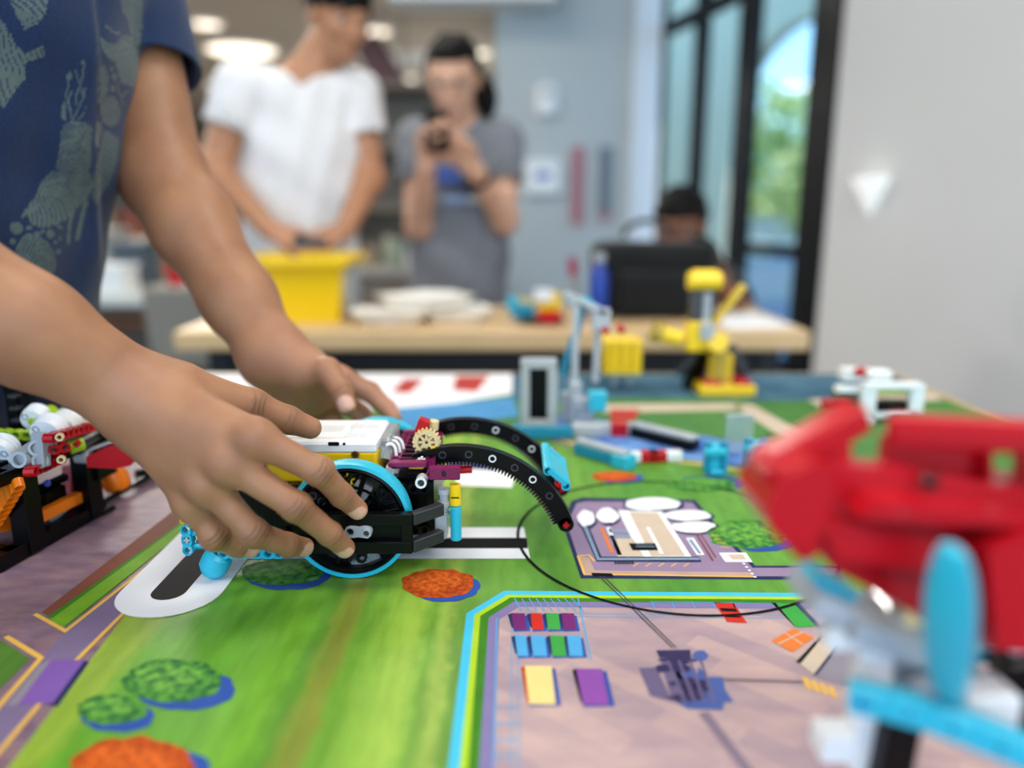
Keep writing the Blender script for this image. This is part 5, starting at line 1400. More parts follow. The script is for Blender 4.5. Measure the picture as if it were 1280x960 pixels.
    shape([(150, -20), (200, -20), (200, 28), (186, 36), (178, 26), (172, 14), (162, 8)], (.4, 9, .3, .02)); stroke([(134, 32), (146, 38), (156, 36)], 1.6)
    shape([(123, 84), (132, 80), (140, 92), (141, 112), (132, 126), (123, 128)], (.1, 4.4, .25, .0)); disc(150, 92, 5); disc(149, 106, 4.5); disc(143, 83, 2.6)
    shape([(130, 130), (138, 118), (150, 114), (160, 120), (168, 134), (164, 148), (150, 154), (136, 148)], (.3, 3.8, .25, .0)); stroke([(176, 104), (166, 114), (158, 106), (157, 98)], 1.4); stroke([(166, 114), (170, 124)], 1.4)
    shape([(124, 152), (132, 148), (136, 160), (128, 182), (123, 178)]); shape([(140, 158), (166, 166), (162, 200), (150, 232), (134, 256), (126, 248), (126, 214), (132, 190)], (.9, 9, .13, .003), .85)
    g = RNG.rand(len(V)); return np.clip(out * (.82 + .18 * g), 0, 1)
def cloth_mat(name, c, pc=None, rough=.85, weave=900):
    lo_, hi_ = (.72, 1.25) if weave > 400 else (.93, 1.04)
    m = bpy.data.materials.new(name); m.use_nodes = True; n = m.node_tree.nodes; l = m.node_tree.links; b = n['Principled BSDF']
    tc = n.new('ShaderNodeTexCoord'); nz = n.new('ShaderNodeTexNoise'); nz.inputs['Scale'].default_value = weave; nz.inputs['Detail'].default_value = 3; l.new(tc.outputs['Object'], nz.inputs['Vector'])
    rp = n.new('ShaderNodeValToRGB'); cc = lin(c); rp.color_ramp.elements[0].position = .35; rp.color_ramp.elements[0].color = tuple(x * lo_ for x in cc[:3]) + (1,); rp.color_ramp.elements[1].position = .68; rp.color_ramp.elements[1].color = tuple(x * hi_ for x in cc[:3]) + (1,)
    l.new(nz.outputs['Fac'], rp.inputs[0]); src = rp.outputs[0]
    if pc:
        a = n.new('ShaderNodeAttribute'); a.attribute_name = 'print'; mx = n.new('ShaderNodeMix'); mx.data_type = 'RGBA'; mx.inputs['B'].default_value = lin(pc)
        l.new(a.outputs['Fac'], mx.inputs['Factor']); l.new(src, mx.inputs['A']); src = mx.outputs['Result']
    l.new(src, b.inputs['Base Color']); b.inputs['Roughness'].default_value = rough; b.inputs['Specular IOR Level'].default_value = .2; b.inputs['Sheen Weight'].default_value = .15
    bp = n.new('ShaderNodeBump'); bp.inputs['Strength'].default_value = .25; bp.inputs['Distance'].default_value = .0008; l.new(nz.outputs['Fac'], bp.inputs['Height']); l.new(bp.outputs[0], b.inputs['Normal'])
    return m
M_NAVYCLOTH = cloth_mat('cloth_navy', '#1e3052', '#5a6864')
sdf_object('t_shirt', shirt_k, A(-.90, .40, -.16), A(-.24, 1.0, .66), .0016, M_NAVYCLOTH, kid, {'print': print_attr})
def trous_k(p):
    t = flatcone(p, pelv + A(0, 0, .0), pelv - A(0, 0, .08), .128, .134, k_f, .74)
    for s_ in (-1, 1):
        hp = pelv + k_s * s_ * .085; kn = A(hp[0] - .03, hp[1], -.40); an = A(hp[0] - .05, hp[1], FLOOR_Z + .10); t = smin(t, cone(p, hp, kn, .088, .066), .04); t = smin(t, cone(p, kn, an, .066, .052), .03)
    return t
sdf_object('trousers', trous_k, A(-1.0, .4, FLOOR_Z), A(-.36, 1.02, .12), .009, cloth_mat('cloth_dark_denim', '#1b2130'), kid)
for s_ in (-1, 1):
    an = A(pelv[0] - .05, pelv[1], FLOOR_Z + .075) + k_s * s_ * .085
    sdf_object('shoe', lambda p: smin(ell(p, an, (.046, .046, .06)), cone(p, an + A(0, 0, -.035), an + k_f * .15 + A(0, 0, -.040), .040, .034), .02), an - .25, an + .25, .007, WHITE, kid)

# ================================================================== brick-built models on the mat
# ---- black and orange model at the left edge
mdl = empty('rack_model', (-.40, .62, 0), 'black brick-built rack with orange beams, red arms and white wheels, left edge of the mat', 'model')
lp = lambda px, py, Y: at(px, py, Y)
# model axes: near face runs back to the right; posts
pA = ground(40, 690); pB = ground(115, 648)          # front post foot, back post foot
ex = unit(A(pB[0] - pA[0], pB[1] - pA[1], 0)); ez = A(0, 0, 1); ey = np.cross(ez, ex)
ang = math.atan2(ex[1], ex[0])
def MP(u, v, z): return pA + ex * u + ey * v + ez * z    # u along near face, v to the left/back, z up
LEN = float(np.linalg.norm(pB - pA))
topz = float(lp(40, 590, pA[1])[2])
for (u, v) in ((0, 0), (LEN, 0), (0, .14), (LEN, .14)):
    block('post', (.016, .016, topz - .004), MP(u, v, (topz - .004) / 2 + .002), BLACK, mdl, (0, 0, ang))
for v in (0, .14):
    block('base_beam', (LEN + .05, .012, .012), MP(LEN / 2 - .012, v, .0065), BLACK, mdl, (0, 0, ang))
    block('top_beam', (LEN + .075, .014, .010), MP(LEN / 2 + .002, v, topz + .002), BLACK, mdl, (0, 0, ang))
for u in (-.02, LEN): block('end_beam', (.012, .15, .012), MP(u, .07, .0065), BLACK, mdl, (0, 0, ang)); block('top_cross', (.014, .15, .010), MP(u, .07, topz + .002), BLACK, mdl, (0, 0, ang))
block('top_plate', (LEN * .5, .13, .006), MP(.0, .075, topz + .006), BLACK, mdl, (0, 0, ang))
block('upper_clamp', (.024, .024, .030), MP(LEN + .012, .0, topz - .016), BLACK, mdl, (0, 0, ang))
# orange beams: near rail, leaning slab at the far left, small peg
oa = MP(.006, .004, .0215); put('orange_rail', ('beam', 11), lambda: liftarm(11), ORANGE, mdl, frame(oa, ex * .95 + ez * .02, (0, 0, 1)))
block('orange_rail_face', (LEN - .012, .008, .0092), MP(LEN / 2, .004, .0225), ORANGE, mdl, (0, 0, ang))
block('dark_rail', (LEN, .006, .006), MP(LEN / 2, .02, .037), BLACK, mdl, (0, 0, ang))
for k in range(3):
    a = lp(-30 + 9 * k, 684 - 10 * k, .566 - .005 * k); a[2] = max(a[2], .006); b = lp(18 + 8 * k, 588, .542 - .005 * k)
    put('orange_beam', ('beam', 9), lambda: liftarm(9), ORANGE, mdl, frame(a, b - a, (-.45, -.75, .35)))
rod('orange_peg', lp(26, 679, .560), lp(26, 664, .560), .0048, ORANGE, mdl)
q = lp(141, 590, .68); MB().add(lathe([(.004, 0), (.011, .004), (.013, .014), (.010, .026), (.005, .030)], 16), axis_M(q + A(.004, 0, -.02), q + A(-.004, 0, .02))).build('orange_knob', ORANGE, mdl)
block('red_inner_panel', (.030, .010, .026), lp(98, 598, .655), RED, mdl, (0, .2, ang))
block('orange_inner_panel', (.040, .012, .016), lp(10, 650, .57), ORANGE, mdl, (0, .3, ang))
# grey motor tag with plain dark marks
tg = lp(72, 640, .600)
block('motor_block', (.022, .016, .024), lp(62, 627, .605), BLACK, mdl, (0, 0, ang))
block('motor_tag', (.018, .004, .0085), tg, GREY, mdl, (0, -.18, ang))
block('motor_tag_mark', (.0052, .0044, .0060), tg + ex * .0045 + A(0, -.0003, .0008), DGREY, mdl, (0, -.18, ang))
for pxy in ((59, 605), (162, 568)):
    q = lp(pxy[0], pxy[1], .575 if pxy[0] < 100 else .617); rod('blue_pin', q, q + A(-.0018, .004, 0), .0026, BLUE, mdl)
for (px, py) in ((5, 681), (128, 672)): pass
# red arms
ra_ = lp(62, 548, .558); rb_ = lp(128, 529, .640)
put('red_beam', ('beam', 9), lambda: liftarm(9), RED, mdl, frame(ra_, rb_ - ra_, (0, 0, 1)))
ra_ = lp(38, 590, .545); rb_ = lp(80, 571, .60)
put('red_beam', ('beam', 7), lambda: liftarm(7), RED, mdl, frame(ra_, rb_ - ra_, (0, 0, 1)))
put('red_beam', ('beam', 2), lambda: liftarm(2), RED, mdl, frame(lp(66, 562, .563), A(.6, .8, 0), (0, 0, 1)))
q0, q1 = lp(112, 571, .612), lp(166, 566, .612)
v, f = prism([(0, -.007), (.022, -.009), (.034, -.007), (.040, 0.001), (.026, .012), (.018, .010), (0, .002)], .014)
MB().add((v, f), T(q0, (0, 0, .12))).build('red_wing', RED, mdl, smooth=20)
block('red_wing_stripe', (.040, .010, .002), q0 + A(.012, .004, .010), GREY, mdl, (0, -.35, .12))
rod('grey_stub', lp(96, 570, .612), lp(113, 571, .612), .0060, GREY, mdl)
for (px, py) in ((74, 547), (76, 575)):
    q = lp(px, py, .556); pipe('tan_ring', q, q + A(-.001, .003, 0), .0030, .0017, TAN, mdl)
rod('black_hose', lp(96, 560, .60), lp(132, 541, .665), .0058, BLACK, mdl, 16)
rod('lime_tip', lp(124, 545, .652), lp(135, 539, .672), .0064, LIME, mdl, 16); rod('lime_hub', lp(86, 560, .592), lp(104, 554, .600), .0058, LIME, mdl, 16)
q = lp(95, 556, .585); axle('red_axle', q, q + A(-.001, .006, 0), RED, mdl)
# grey tube connectors
for (a, b, r_) in (((46, 560, .556), (50, 548, .60), .0062), ((23, 575, .548), (45, 572, .57), .0062), ((50, 576, .556), (55, 568, .59), .0058)):
    pipe('grey_tube', lp(*a), lp(*b), r_, r_ * .66, GREY, mdl)
block('grey_link', (.022, .010, .012), lp(38, 566, .562), GREY, mdl, (0, -.2, ang))
block('grey_link_arm', (.008, .010, .026), lp(51, 562, .560), GREY, mdl, (0, .1, ang))
# lime beams and white discs
put('lime_beam', ('beam', 9), lambda: liftarm(9), LIME, mdl, frame(lp(48, 544, .605), lp(-30, 541, .60) - lp(48, 544, .605), (0, 0, 1)))
put('lime_beam', ('beam', 5), lambda: liftarm(5), LIME, mdl, frame(lp(12, 566, .565), A(-1, .15, -.02), (0, -.4, 1)))
def disc_wheel(px, py, Y, r, w, tilt=.0, pinm=BLUE):
    c = lp(px, py, Y); w_ = empty('white_disc', c, parent=mdl); Mx = T(c, (PI / 2 + .25, 0, tilt))
    MB().add(lathe([(.0028, 0), (r * .80, 0), (r, w * .22), (r * .92, w * .3), (r, w * .42), (r * .92, w * .55), (r, w * .68), (r * .9, w), (.0028, w)], 30, True), Mx).build('tread', WHITE, w_)
    MB().add(cyl(.0030, .0030, 14), Mx @ T((0, 0, w - .0012))).build('centre_pin', pinm, w_)
    MB().add(tube(.0030, .0018, .0012, 14), Mx @ T((r * .55, r * .1, w - .0004))).add(tube(.0030, .0018, .0012, 14), Mx @ T((-r * .45, r * .4, w - .0004))).build('pin_hole', GREY, w_)
disc_wheel(10, 555, .575, .0125, .016); disc_wheel(70, 531, .60, .0135, .016); disc_wheel(90, 524, .64, .0130, .018); disc_wheel(52, 516, .63, .0110, .014, 0, LIME)
rod('lime_cap', lp(56, 520, .625), lp(66, 514, .635), .0062, LIME, mdl, 16)
# black tower behind
tw0, tw1 = lp(33, 548, .66), lp(33, 470, .66)
for dx in (-.006, .006): block('tower_beam', (.0078, .012, float(tw1[2] - tw0[2]) + .03), ((tw0[0] + dx), .66, float(tw0[2] + tw1[2]) / 2 - .01), BLACK, mdl, (0, 0, ang))
for k in range(5): block('tower_rung', (.012, .008, .003), (tw0[0], .655, float(tw0[2]) + .008 + k * .011), DGREY, mdl, (0, 0, ang))
block('tower_cap', (.05, .02, .008), lp(0, 468, .66), LIME, mdl, (0, 0, ang))
block('tower_foot', (.044, .028, .010), lp(24, 553, .66), BLACK, mdl, (0, 0, ang))
axle('long_axle', ground(118, 634, .006), ground(205, 584, .006), BLACK, mdl)
rod('dark_end_stop', ground(172, 594, .007), ground(196, 587, .007), .006, BLACK, mdl)
rod('pin_on_mat', ground(128, 640, .004), ground(142, 634, .004), .003, BLACK, mdl)

# ---- big red model in the right foreground
red = empty('red_truck_model', (.19, .27, 0), 'big blurred red brick-built truck bed on white legs, right foreground', 'model')
RY = .285
def rpoly(name, pts, Y, th, m, rx=0.0, b=None):
    w = [at(x, y, Y) for x, y in pts]; c = np.mean(w, 0)
    pr_ = prism([(q[0] - c[0], q[2] - c[2]) for q in w], th)
    return MB().add(pr_, T(c)).build(name, m, red, smooth=20)
R2 = plastic('red_shaded', '#a80d18', .25)  # darker red for one lower panel, shade put into the colour
# near side panel
rpoly('side_panel', [(960, 610), (985, 640), (1000, 660), (1035, 705), (1110, 745), (1165, 785), (1240, 805), (1400, 810), (1400, 620), (1230, 600), (1120, 580), (1010, 575)], RY, .010, RED)
rpoly('nose_block', [(938, 618), (960, 575), (1000, 560), (1020, 590), (1000, 655), (965, 660), (945, 640)], RY - .004, .036, RED)
a, b = at(955, 585, RY + .004), at(1068, 522, RY + .012)
block('slanted_bar', (float(np.linalg.norm(b - a)) + .006, .014, .0125), (a + b) / 2, RED, red, (0, -math.atan2(b[2] - a[2], b[0] - a[0]), math.atan2(b[1] - a[1], b[0] - a[0])), .002)
rpoly('bar_gusset', [(1000, 590), (1058, 548), (1060, 575), (1080, 605), (1010, 610)], RY + .008, .008, RED)
# top rail and rear wall
a, b = at(1108, 536, RY + .010), at(1420, 552, RY - .02)
block('top_rail', (float(np.linalg.norm(b - a)), .014, .0115), (a + b) / 2, RED, red, (0, -math.atan2(b[2] - a[2], b[0] - a[0]), math.atan2(b[1] - a[1], b[0] - a[0])), .002)
wl_pts = [(1104, 545), (1400, 560), (1400, 640), (1095, 620)]
# rear wall as four strips around a square window
Yw = RY + .012
rpoly('rear_wall', [(1104, 545), (1232, 550), (1232, 640), (1095, 622)], Yw, .006, RED); rpoly('rear_wall', [(1276, 552), (1420, 560), (1420, 640), (1276, 640)], Yw, .006, RED)
rpoly('rear_wall', [(1232, 550), (1276, 552), (1276, 562), (1232, 560)], Yw, .006, RED); rpoly('rear_wall', [(1232, 598), (1276, 600), (1276, 640), (1232, 640)], Yw, .006, RED)
for (x0, y0, x1, y1) in ((1228, 556, 1280, 562), (1228, 596, 1280, 602), (1228, 556, 1234, 602), (1274, 556, 1280, 602)): rpoly('window_frame', [(x0, y0), (x1, y0), (x1, y1), (x0, y1)], Yw - .006, .008, RED)
rpoly('bed_floor', [(1060, 598), (1400, 622), (1400, 640), (1040, 618)], RY + .004, .05, RED)
rpoly('lower_step', [(1010, 640), (1400, 700), (1400, 740), (1040, 690)], RY - .008, .012, RED)
rpoly('painted_shade_panel', [(1090, 655), (1290, 690), (1290, 800), (1160, 780), (1100, 735)], RY - .004, .008, R2)
rpoly('wedge', [(1225, 680), (1320, 640), (1320, 820), (1235, 800)], RY - .020, .010, RED)
for (px, py) in ((972, 600), (990, 660), (1008, 685)):
    q = at(px, py, RY - .014); rod('red_stud', q, q + A(.001, .02, 0), .0055, RED, red)
q = at(1166, 604, RY - .012); rod('dark_hole', q, q + A(0, .004, 0), .0030, plastic('hole_dark', '#3a0508'), red)
# azure bow, azure base arc
bz = lambda a, b, c, d: [q[:2] for q in bezier(a + (0,), b + (0,), c + (0,), d + (0,), 16)]
bl = [at(x, y, .245) for (x, y) in bz((1190, 688), (1166, 715), (1156, 800), (1178, 876))]
br = [at(x, y, .245) for (x, y) in bz((1206, 688), (1230, 715), (1232, 800), (1206, 880))]
m = MB(); nb = len(bl)
vv = []
for k in range(nb):
    bulge = .006 * math.sin(PI * k / (nb - 1)); c_ = (bl[k] + br[k]) / 2
    vv += [tuple(bl[k]), tuple(c_ + A(0, -.004 - bulge, 0)), tuple(br[k]), tuple(br[k] + A(0, .007, 0)), tuple(bl[k] + A(0, .007, 0))]
ff = []
for k in range(nb - 1):
    for e_ in range(5): ff.append((5 * k + e_, 5 * k + (e_ + 1) % 5, 5 * k + 5 + (e_ + 1) % 5, 5 * k + 5 + e_))
ff += [(4, 3, 2, 1, 0), tuple(5 * (nb - 1) + e_ for e_ in range(5))]
m.add((vv, ff)).build('azure_bow', AZURE, red, smooth=70)
arc_p = [at(x, y, Y) for (x, y, Y) in ((1062, 868, .262), (1110, 878, .256), (1160, 892, .250), (1215, 912, .245), (1280, 938, .240), (1350, 975, .236))]
ab = empty('azure_arc', arc_p[2], parent=red)
for i in range(len(arc_p) - 1):
    p, q = arc_p[i], arc_p[i + 1]; d = q - p; L_ = float(np.linalg.norm(d))
    block('arc_segment', (L_ * 1.08, .0085, .0120), (p + q) / 2, AZURE, ab, (0, -math.asin(d[2] / L_), math.atan2(d[1], d[0])), .0012)
    o_ = (p + q) / 2 + A(0, -.0044, 0); rod('arc_hole', o_, o_ + A(0, .001, 0), .0026, DAZURE, ab)
rod('arc_pin', arc_p[0] + A(.004, -.006, 0), arc_p[0] + A(.004, .004, 0), .0034, BLUE, ab)
# white and grey supports
def leg(name, x0, y0, x1, y1, Y, w, m):
    a, b = at(x0, y0, Y), at(x1, y1, Y); b[2] = max(b[2], .001); d = b - a; L_ = float(np.linalg.norm(d))
    return block(name, (w, w * .8, L_), (a + b) / 2, m, red, (0, math.atan2(d[0], d[2]), 0), .0015)
leg('white_leg', 1092, 800, 1078, 960, .282, .014, WHITE); leg('white_leg', 1230, 855, 1222, 905, .27, .022, WHITE); leg('grey_leg', 1130, 790, 1130, 850, .29, .020, GREY)
leg('black_leg', 1128, 890, 1105, 1000, .272, .014, BLACK); leg('black_leg', 1268, 820, 1268, 920, .285, .016, BLACK); leg('white_leg', 1275, 800, 1275, 850, .29, .012, WHITE)
block('grey_deck', (.055, .03, .009), at(1075, 765, .292), GREY, red, (0, .42, 0)); block('grey_deck', (.05, .03, .010), at(1120, 790, .285), GREY, red, (0, .35, 0))
block('white_foot', (.020, .014, .012), at(1050, 925, .285), WHITE, red); block('white_cap', (.014, .012, .010), at(1050, 790, .285), WHITE, red)
block('clear_deck', (.04, .025, .012), at(1150, 780, .29), CLEAR, red, (0, .3, 0)); block('tan_bit', (.010, .010, .008), at(1140, 765, .282), TAN, red)
block('azure_corner', (.020, .016, .010), at(1032, 733, .295), AZURE, red, (0, .5, 0)); block('azure_back_rail', (.06, .012, .007), at(1270, 812, .30), AZURE, red)
block('grey_axle_block', (.030, .022, .014), at(1170, 845, .285), GREY, red)
block('base_plate', (.11, .05, .006), (.205, .275, .0035), BLACK, red)

# ---- grey and azure crane with framed black screen
cr = empty('crane_model', tuple(ground(700, 545)), 'grey and azure brick-built crane with a framed black screen', 'model')
Yc = .90
def cbox(name, x0, y0, x1, y1, Y, d, m, par=cr, rot=(0, 0, 0)):
    a, c = at(x0, y0, Y), at(x1, y1, Y); return block(name, (abs(c[0] - a[0]), d, abs(a[2] - c[2])), (a + c) / 2, m, par, rot, .001)
cbox('screen', 661, 460, 684, 524, Yc, .006, BLACK)
for (x0, y0, x1, y1) in ((651, 448, 696, 460), (651, 524, 696, 536), (651, 460.5, 661.5, 523.5), (684.5, 460.5, 696, 523.5)): cbox('screen_frame', x0, y0, x1, y1, Yc - .004, .012, mat('plastic_pale_grey', '#b3b8ba', .35))
PG = MATS['plastic_pale_grey']
def cbar(name, a, b, w, m, par=cr, d=None):
    d_ = np.array(b) - np.array(a); L_ = float(np.linalg.norm(d_)); return put(name, ('block', round(L_, 4), w, d or w, .001), lambda: box(L_, d or w, w, .0008), m, par, frame((np.array(a) + np.array(b)) / 2, d_))
cbar('mast', at(718, 480, .93), at(720, 385, .93), .008, PG); cbar('mast_top', at(720, 387, .93), at(708, 365, .93), .007, PG); cbar('mast', at(744, 478, .95), at(747, 412, .95), .008, PG)
cbar('azure_strut', at(703, 470, .94), at(722, 405, .95), .0075, DAZURE); cbar('azure_strut', at(722, 420, .95), at(730, 380, .96), .006, DAZURE)
cbar('boom', at(706, 366, .93), at(758, 392, .93), .008, PG); cbar('boom_side', at(728, 372, .95), at(748, 388, .95), .009, AZURE); cbox('boom_head', 740, 386, 762, 412, .935, .018, PG)
cbox('base_column', 712, 478, 726, 530, .92, .016, GREY); cbox('base_column', 702, 490, 712, 527, .93, .012, PG); cbox('base_block', 722, 508, 742, 530, .92, .02, PG); cbox('base_knuckle', 716, 496, 738, 510, .915, .018, GREY)
cbox('azure_block', 736, 489, 757, 512, .90, .018, AZURE); cbox('base_strip', 640, 533, 716, 547, .855, .010, DAZURE); cbox('white_pad', 716, 530, 752, 544, .87, .02, PG)
rod('red_cap', at(752, 414, .93), at(760, 410, .93), .006, RED, cr); rod('red_cap', at(772, 413, .95), at(780, 409, .95), .006, RED, cr)
yc = empty('yellow_container', tuple(at(775, 465, 1.12)), 'yellow brick-built container hanging behind the grey crane', 'container')
cbox('shell', 754, 426, 798, 464, 1.12, .05, YELLOW, yc)
for x in (762, 776, 790): cbox('rib', x - 2, 428, x + 2, 462, 1.094, .004, plastic('yellow_deep', '#e0b400'), yc)
cbox('lid', 752, 422, 800, 428, 1.12, .054, YELLOW, yc)
for x in (768, 786): cbox('stud_leg', x - 4, 464, x + 4, 481, 1.12, .01, GREY, yc)

# ---- yellow and black tower
ty = empty('tower_model', tuple(ground(895, 488)), 'yellow and dark grey brick-built tower with a red and yellow base', 'model')
Yt = 1.09
cbox('base_slab', 870, 478, 938, 490, Yt, .05, YELLOW, ty); 
for x in (878, 915): cbox('red_tile', x, 473, x + 20, 479, Yt, .04, RED, ty)
cbox('lower_post', 886, 440, 913, 474, Yt, .018, plastic('yellow_part_shaded', '#d9b52a'), ty); cbox('post_core', 893, 442, 906, 474, Yt - .012, .006, plastic('yellow_shaded', '#b59a3a'), ty)  # duller yellows on the tower put shade into the plastic's colour
rod('front_disc', at(898, 428, Yt - .02), at(898, 428, Yt + .005), .0145, YELLOW, ty, 24); cbox('hub_block', 858, 402, 884, 438, Yt, .02, YELLOW, ty)
rod('side_drum', at(822, 416, Yt), at(852, 424, Yt), .0115, YELLOW, ty, 20); rod('side_drum_end', at(816, 412, Yt), at(826, 417, Yt), .0150, plastic('yellow_shaded', '#b59a3a'), ty, 20)
cbox('upper_column', 864, 362, 890, 410, Yt + .01, .018, DGREY, ty); cbox('column_face', 880, 366, 887, 408, Yt - .001, .004, GREY, ty); rod('head_bar', at(860, 351, Yt), at(901, 351, Yt), .0125, YELLOW, ty, 20); rod('head_ring', at(866, 344, Yt), at(896, 344, Yt), .0085, YELLOW, ty, 18)
cbar('leaning_arm', at(892, 404, Yt), at(930, 356, Yt), .010, plastic('yellow_part_shaded', '#d9b52a'), ty); cbox('grey_joint', 876, 404, 892, 424, Yt - .012, .01, GREY, ty)
cbar('black_leg', at(880, 430, Yt), at(862, 486, Yt + .03), .020, BLACK, ty); cbar('black_leg', at(912, 436, Yt), at(930, 470, Yt + .03), .016, DGREY, ty); cbar('black_leg', at(880, 436, Yt), at(848, 468, Yt + .02), .010, DGREY, ty)

# ---- low bridge pieces in the middle distance
def lowbar(name, lab, a, b, w, h, m, m2=None, cat='bar', extra=None):
    p, q = ground(*a, h / 2 + .001), ground(*b, h / 2 + .001); root = empty(name, ((p + q) / 2)[:2].tolist() + [0], lab, cat)
    d_ = q - p; L_ = float(np.linalg.norm(d_)); put('bar_body', ('block', round(L_, 4), w, h), lambda: box(L_, w, h, .001), m, root, frame((p + q) / 2, d_))
    if m2 is not None: put('bar_top', ('block', round(L_, 4), w * .9, h * .4), lambda: box(L_, w * .9, h * .4, .001), m2, root, frame((p + q) / 2 + A(0, 0, h * .7), d_))
    for (t, m3) in (extra or []):
        c = p + d_ * t; put('coloured_joint', ('block', .02, w, h), lambda: box(.02, w * 1.25, h * 1.15, .001), m3, root, frame(c, d_))
    return root
lowbar('black_flap', 'black flap bar with grey top lying across the printed river', (792, 538), (870, 557), .016, .012, BLACK, GREY)
lowbar('azure_flap', 'azure flap bar with grey edge beside the printed shore, left', (722, 559), (785, 577), .014, .012, DAZURE, GREY, 'bar', [(.92, AZURE)])
lowbar('barrier_bar', 'white barrier bar with a red middle section over the river', (782, 571), (852, 569), .010, .010, WHITE, None, 'bar', [(.42, RED), (.56, RED)])
lowbar('white_bar', 'short white bar with a red block near the crane base', (745, 536), (792, 536), .012, .014, PG, None, 'bar', [(.6, RED)])
def gate(name, lab, px, py, Y):
    b = ground(px, py); r_ = empty(name, tuple(b), lab, 'block'); Yg = float(b[1])
    cbox('core', px - 12, py - 34, px + 12, py, Yg, .018, AZURE, r_)
    for s_ in (-1, 1): cbox('side_rail', px + s_ * 10 - 3, py - 38, px + s_ * 10 + 3, py - 2, Yg - .008, .008, DAZURE, r_)
    cbox('top_tube', px - 13, py - 30, px + 13, py - 22, Yg - .012, .010, AZURE, r_); cbox('foot', px - 8, py - 4, px + 8, py + 2, Yg - .010, .012, AZURE, r_)
gate('azure_gate', 'azure brick-built block standing in the printed river, left of the red truck bed', 894, 590, 0)
gate('azure_gate', 'azure brick-built block half hidden behind the red truck bed nose', 945, 586, 0)
gl = empty('clear_panel', tuple(ground(930, 575)), 'upright clear panel between the two azure blocks', 'panel')
cbox('sheet', 908, 520, 940, 566, .80, .002, CLEAR, gl); cbox('edge_strip', 906, 518, 942, 521, .80, .004, GREY, gl)
# white railed model by the right wall
wm = empty('white_cart_model', tuple(ground(1100, 528)), 'small white brick-built cart with lime bar near the right wall', 'model')
Yv = .925
for (x0, y0, x1, y1) in ((1078, 478, 1090, 528), (1138, 480, 1150, 520)): cbox('post', x0, y0, x1, y1, Yv, .012, WHITE, wm)
cbox('top_rail', 1078, 478, 1150, 486, Yv, .014, WHITE, wm); cbox('lime_bar', 1094, 484, 1136, 492, Yv + .02, .012, LIME, wm); cbox('dark_core', 1090, 500, 1132, 513, Yv + .01, .02, BLACK, wm); cbox('red_end', 1030, 500, 1056, 513, Yv + .02, .02, RED, wm); cbox('low_rail', 1084, 515, 1144, 521, Yv, .012, WHITE, wm)
cbox('left_rail', 1045, 482, 1082, 490, Yv + .015, .014, WHITE, wm); cbox('white_block', 1052, 460, 1074, 474, Yv + .02, .02, WHITE, wm); cbox('white_block', 1084, 462, 1110, 474, Yv + .03, .02, WHITE, wm); rod('red_stub', at(1070, 466, Yv), at(1080, 464, Yv), .006, RED, wm)
cbox('grey_base', 1040, 488, 1085, 511, Yv + .05, .01, plastic('olive', '#5b6a58'), wm)

# ================================================================== wooden table behind, and what stands on it
TT = .008
M_WOOD = mat('table_maple', '#d8b98a', .45, .4, var=.10, scale=5, stretch=(2, 30, 2))
bt = empty('wooden_table', (-.05, 1.87, FLOOR_Z), 'long light wooden table with a black frame behind the game mat', 'table')
slab('tabletop', -.715, .63, 1.60, 2.04, TT - .042, TT, M_WOOD, parent=bt, b=.004)
slab('apron', -.66, .58, 1.66, 1.69, TT - .16, TT - .042, M_DARKM, parent=bt); slab('apron', -.66, .58, 1.97, 2.00, TT - .16, TT - .042, M_DARKM, parent=bt)
for x in (-.64, .56):
    for y in (1.675, 1.985): slab('leg', x - .025, x + .025, y - .025, y + .025, FLOOR_Z, TT - .042, M_DARKM, parent=bt, b=.003)
slab('shelf', -.62, .55, 1.70, 1.95, -.42, -.39, M_DARKM, parent=bt)
slab('modesty_panel', -.62, .55, 1.955, 1.97, -.39, TT - .12, M_DARKM, parent=bt)

# yellow storage bin
bn = empty('storage_bin', (-.47, 1.80, TT), 'bright yellow plastic storage bin with grey end latch on the wooden table', 'bin')
def tapered(x0, x1, y0, y1, z0, z1, t, m, nm, par):
    v = [(x0 + t, y0 + t, z0), (x1 - t, y0 + t, z0), (x1 - t, y1 - t, z0), (x0 + t, y1 - t, z0), (x0, y0, z1), (x1, y0, z1), (x1, y1, z1), (x0, y1, z1)]
    w = .004; v += [(x0 + w, y0 + w, z1), (x1 - w, y0 + w, z1), (x1 - w, y1 - w, z1), (x0 + w, y1 - w, z1), (x0 + t + w, y0 + t + w, z0 + w), (x1 - t - w, y0 + t + w, z0 + w), (x1 - t - w, y1 - t - w, z0 + w), (x0 + t + w, y1 - t - w, z0 + w)]
    f = [(3, 2, 1, 0)] + [(i, (i + 1) % 4, (i + 1) % 4 + 4, i + 4) for i in range(4)] + [(i + 4, (i + 1) % 4 + 4, (i + 1) % 4 + 8, i + 8) for i in range(4)] + [(i + 8, (i + 1) % 4 + 8, (i + 1) % 4 + 12, i + 12) for i in range(4)] + [(12, 13, 14, 15)]
    return MB().add((v, f)).build(nm, m, par, smooth=0)
tapered(-.605, -.378, 1.71, 1.92, TT, TT + .136, .012, YELLOW, 'tub', bn)
for (x0, x1, y0, y1) in ((-.622, -.362, 1.694, 1.712), (-.622, -.362, 1.918, 1.936), (-.622, -.604, 1.712, 1.918), (-.380, -.362, 1.712, 1.918)): slab('rim', x0, x1, y0, y1, TT + .126, TT + .146, YELLOW, parent=bn, b=.003)
slab('latch', -.378, -.364, 1.76, 1.87, TT + .02, TT + .12, GREY, parent=bn, b=.003)
for y in (1.75, 1.80, 1.85): slab('end_rib', -.383, -.371, y - .004, y + .004, TT + .01, TT + .126, mat('plastic_grey_soft', '#b9b7b0', .4), parent=bn)
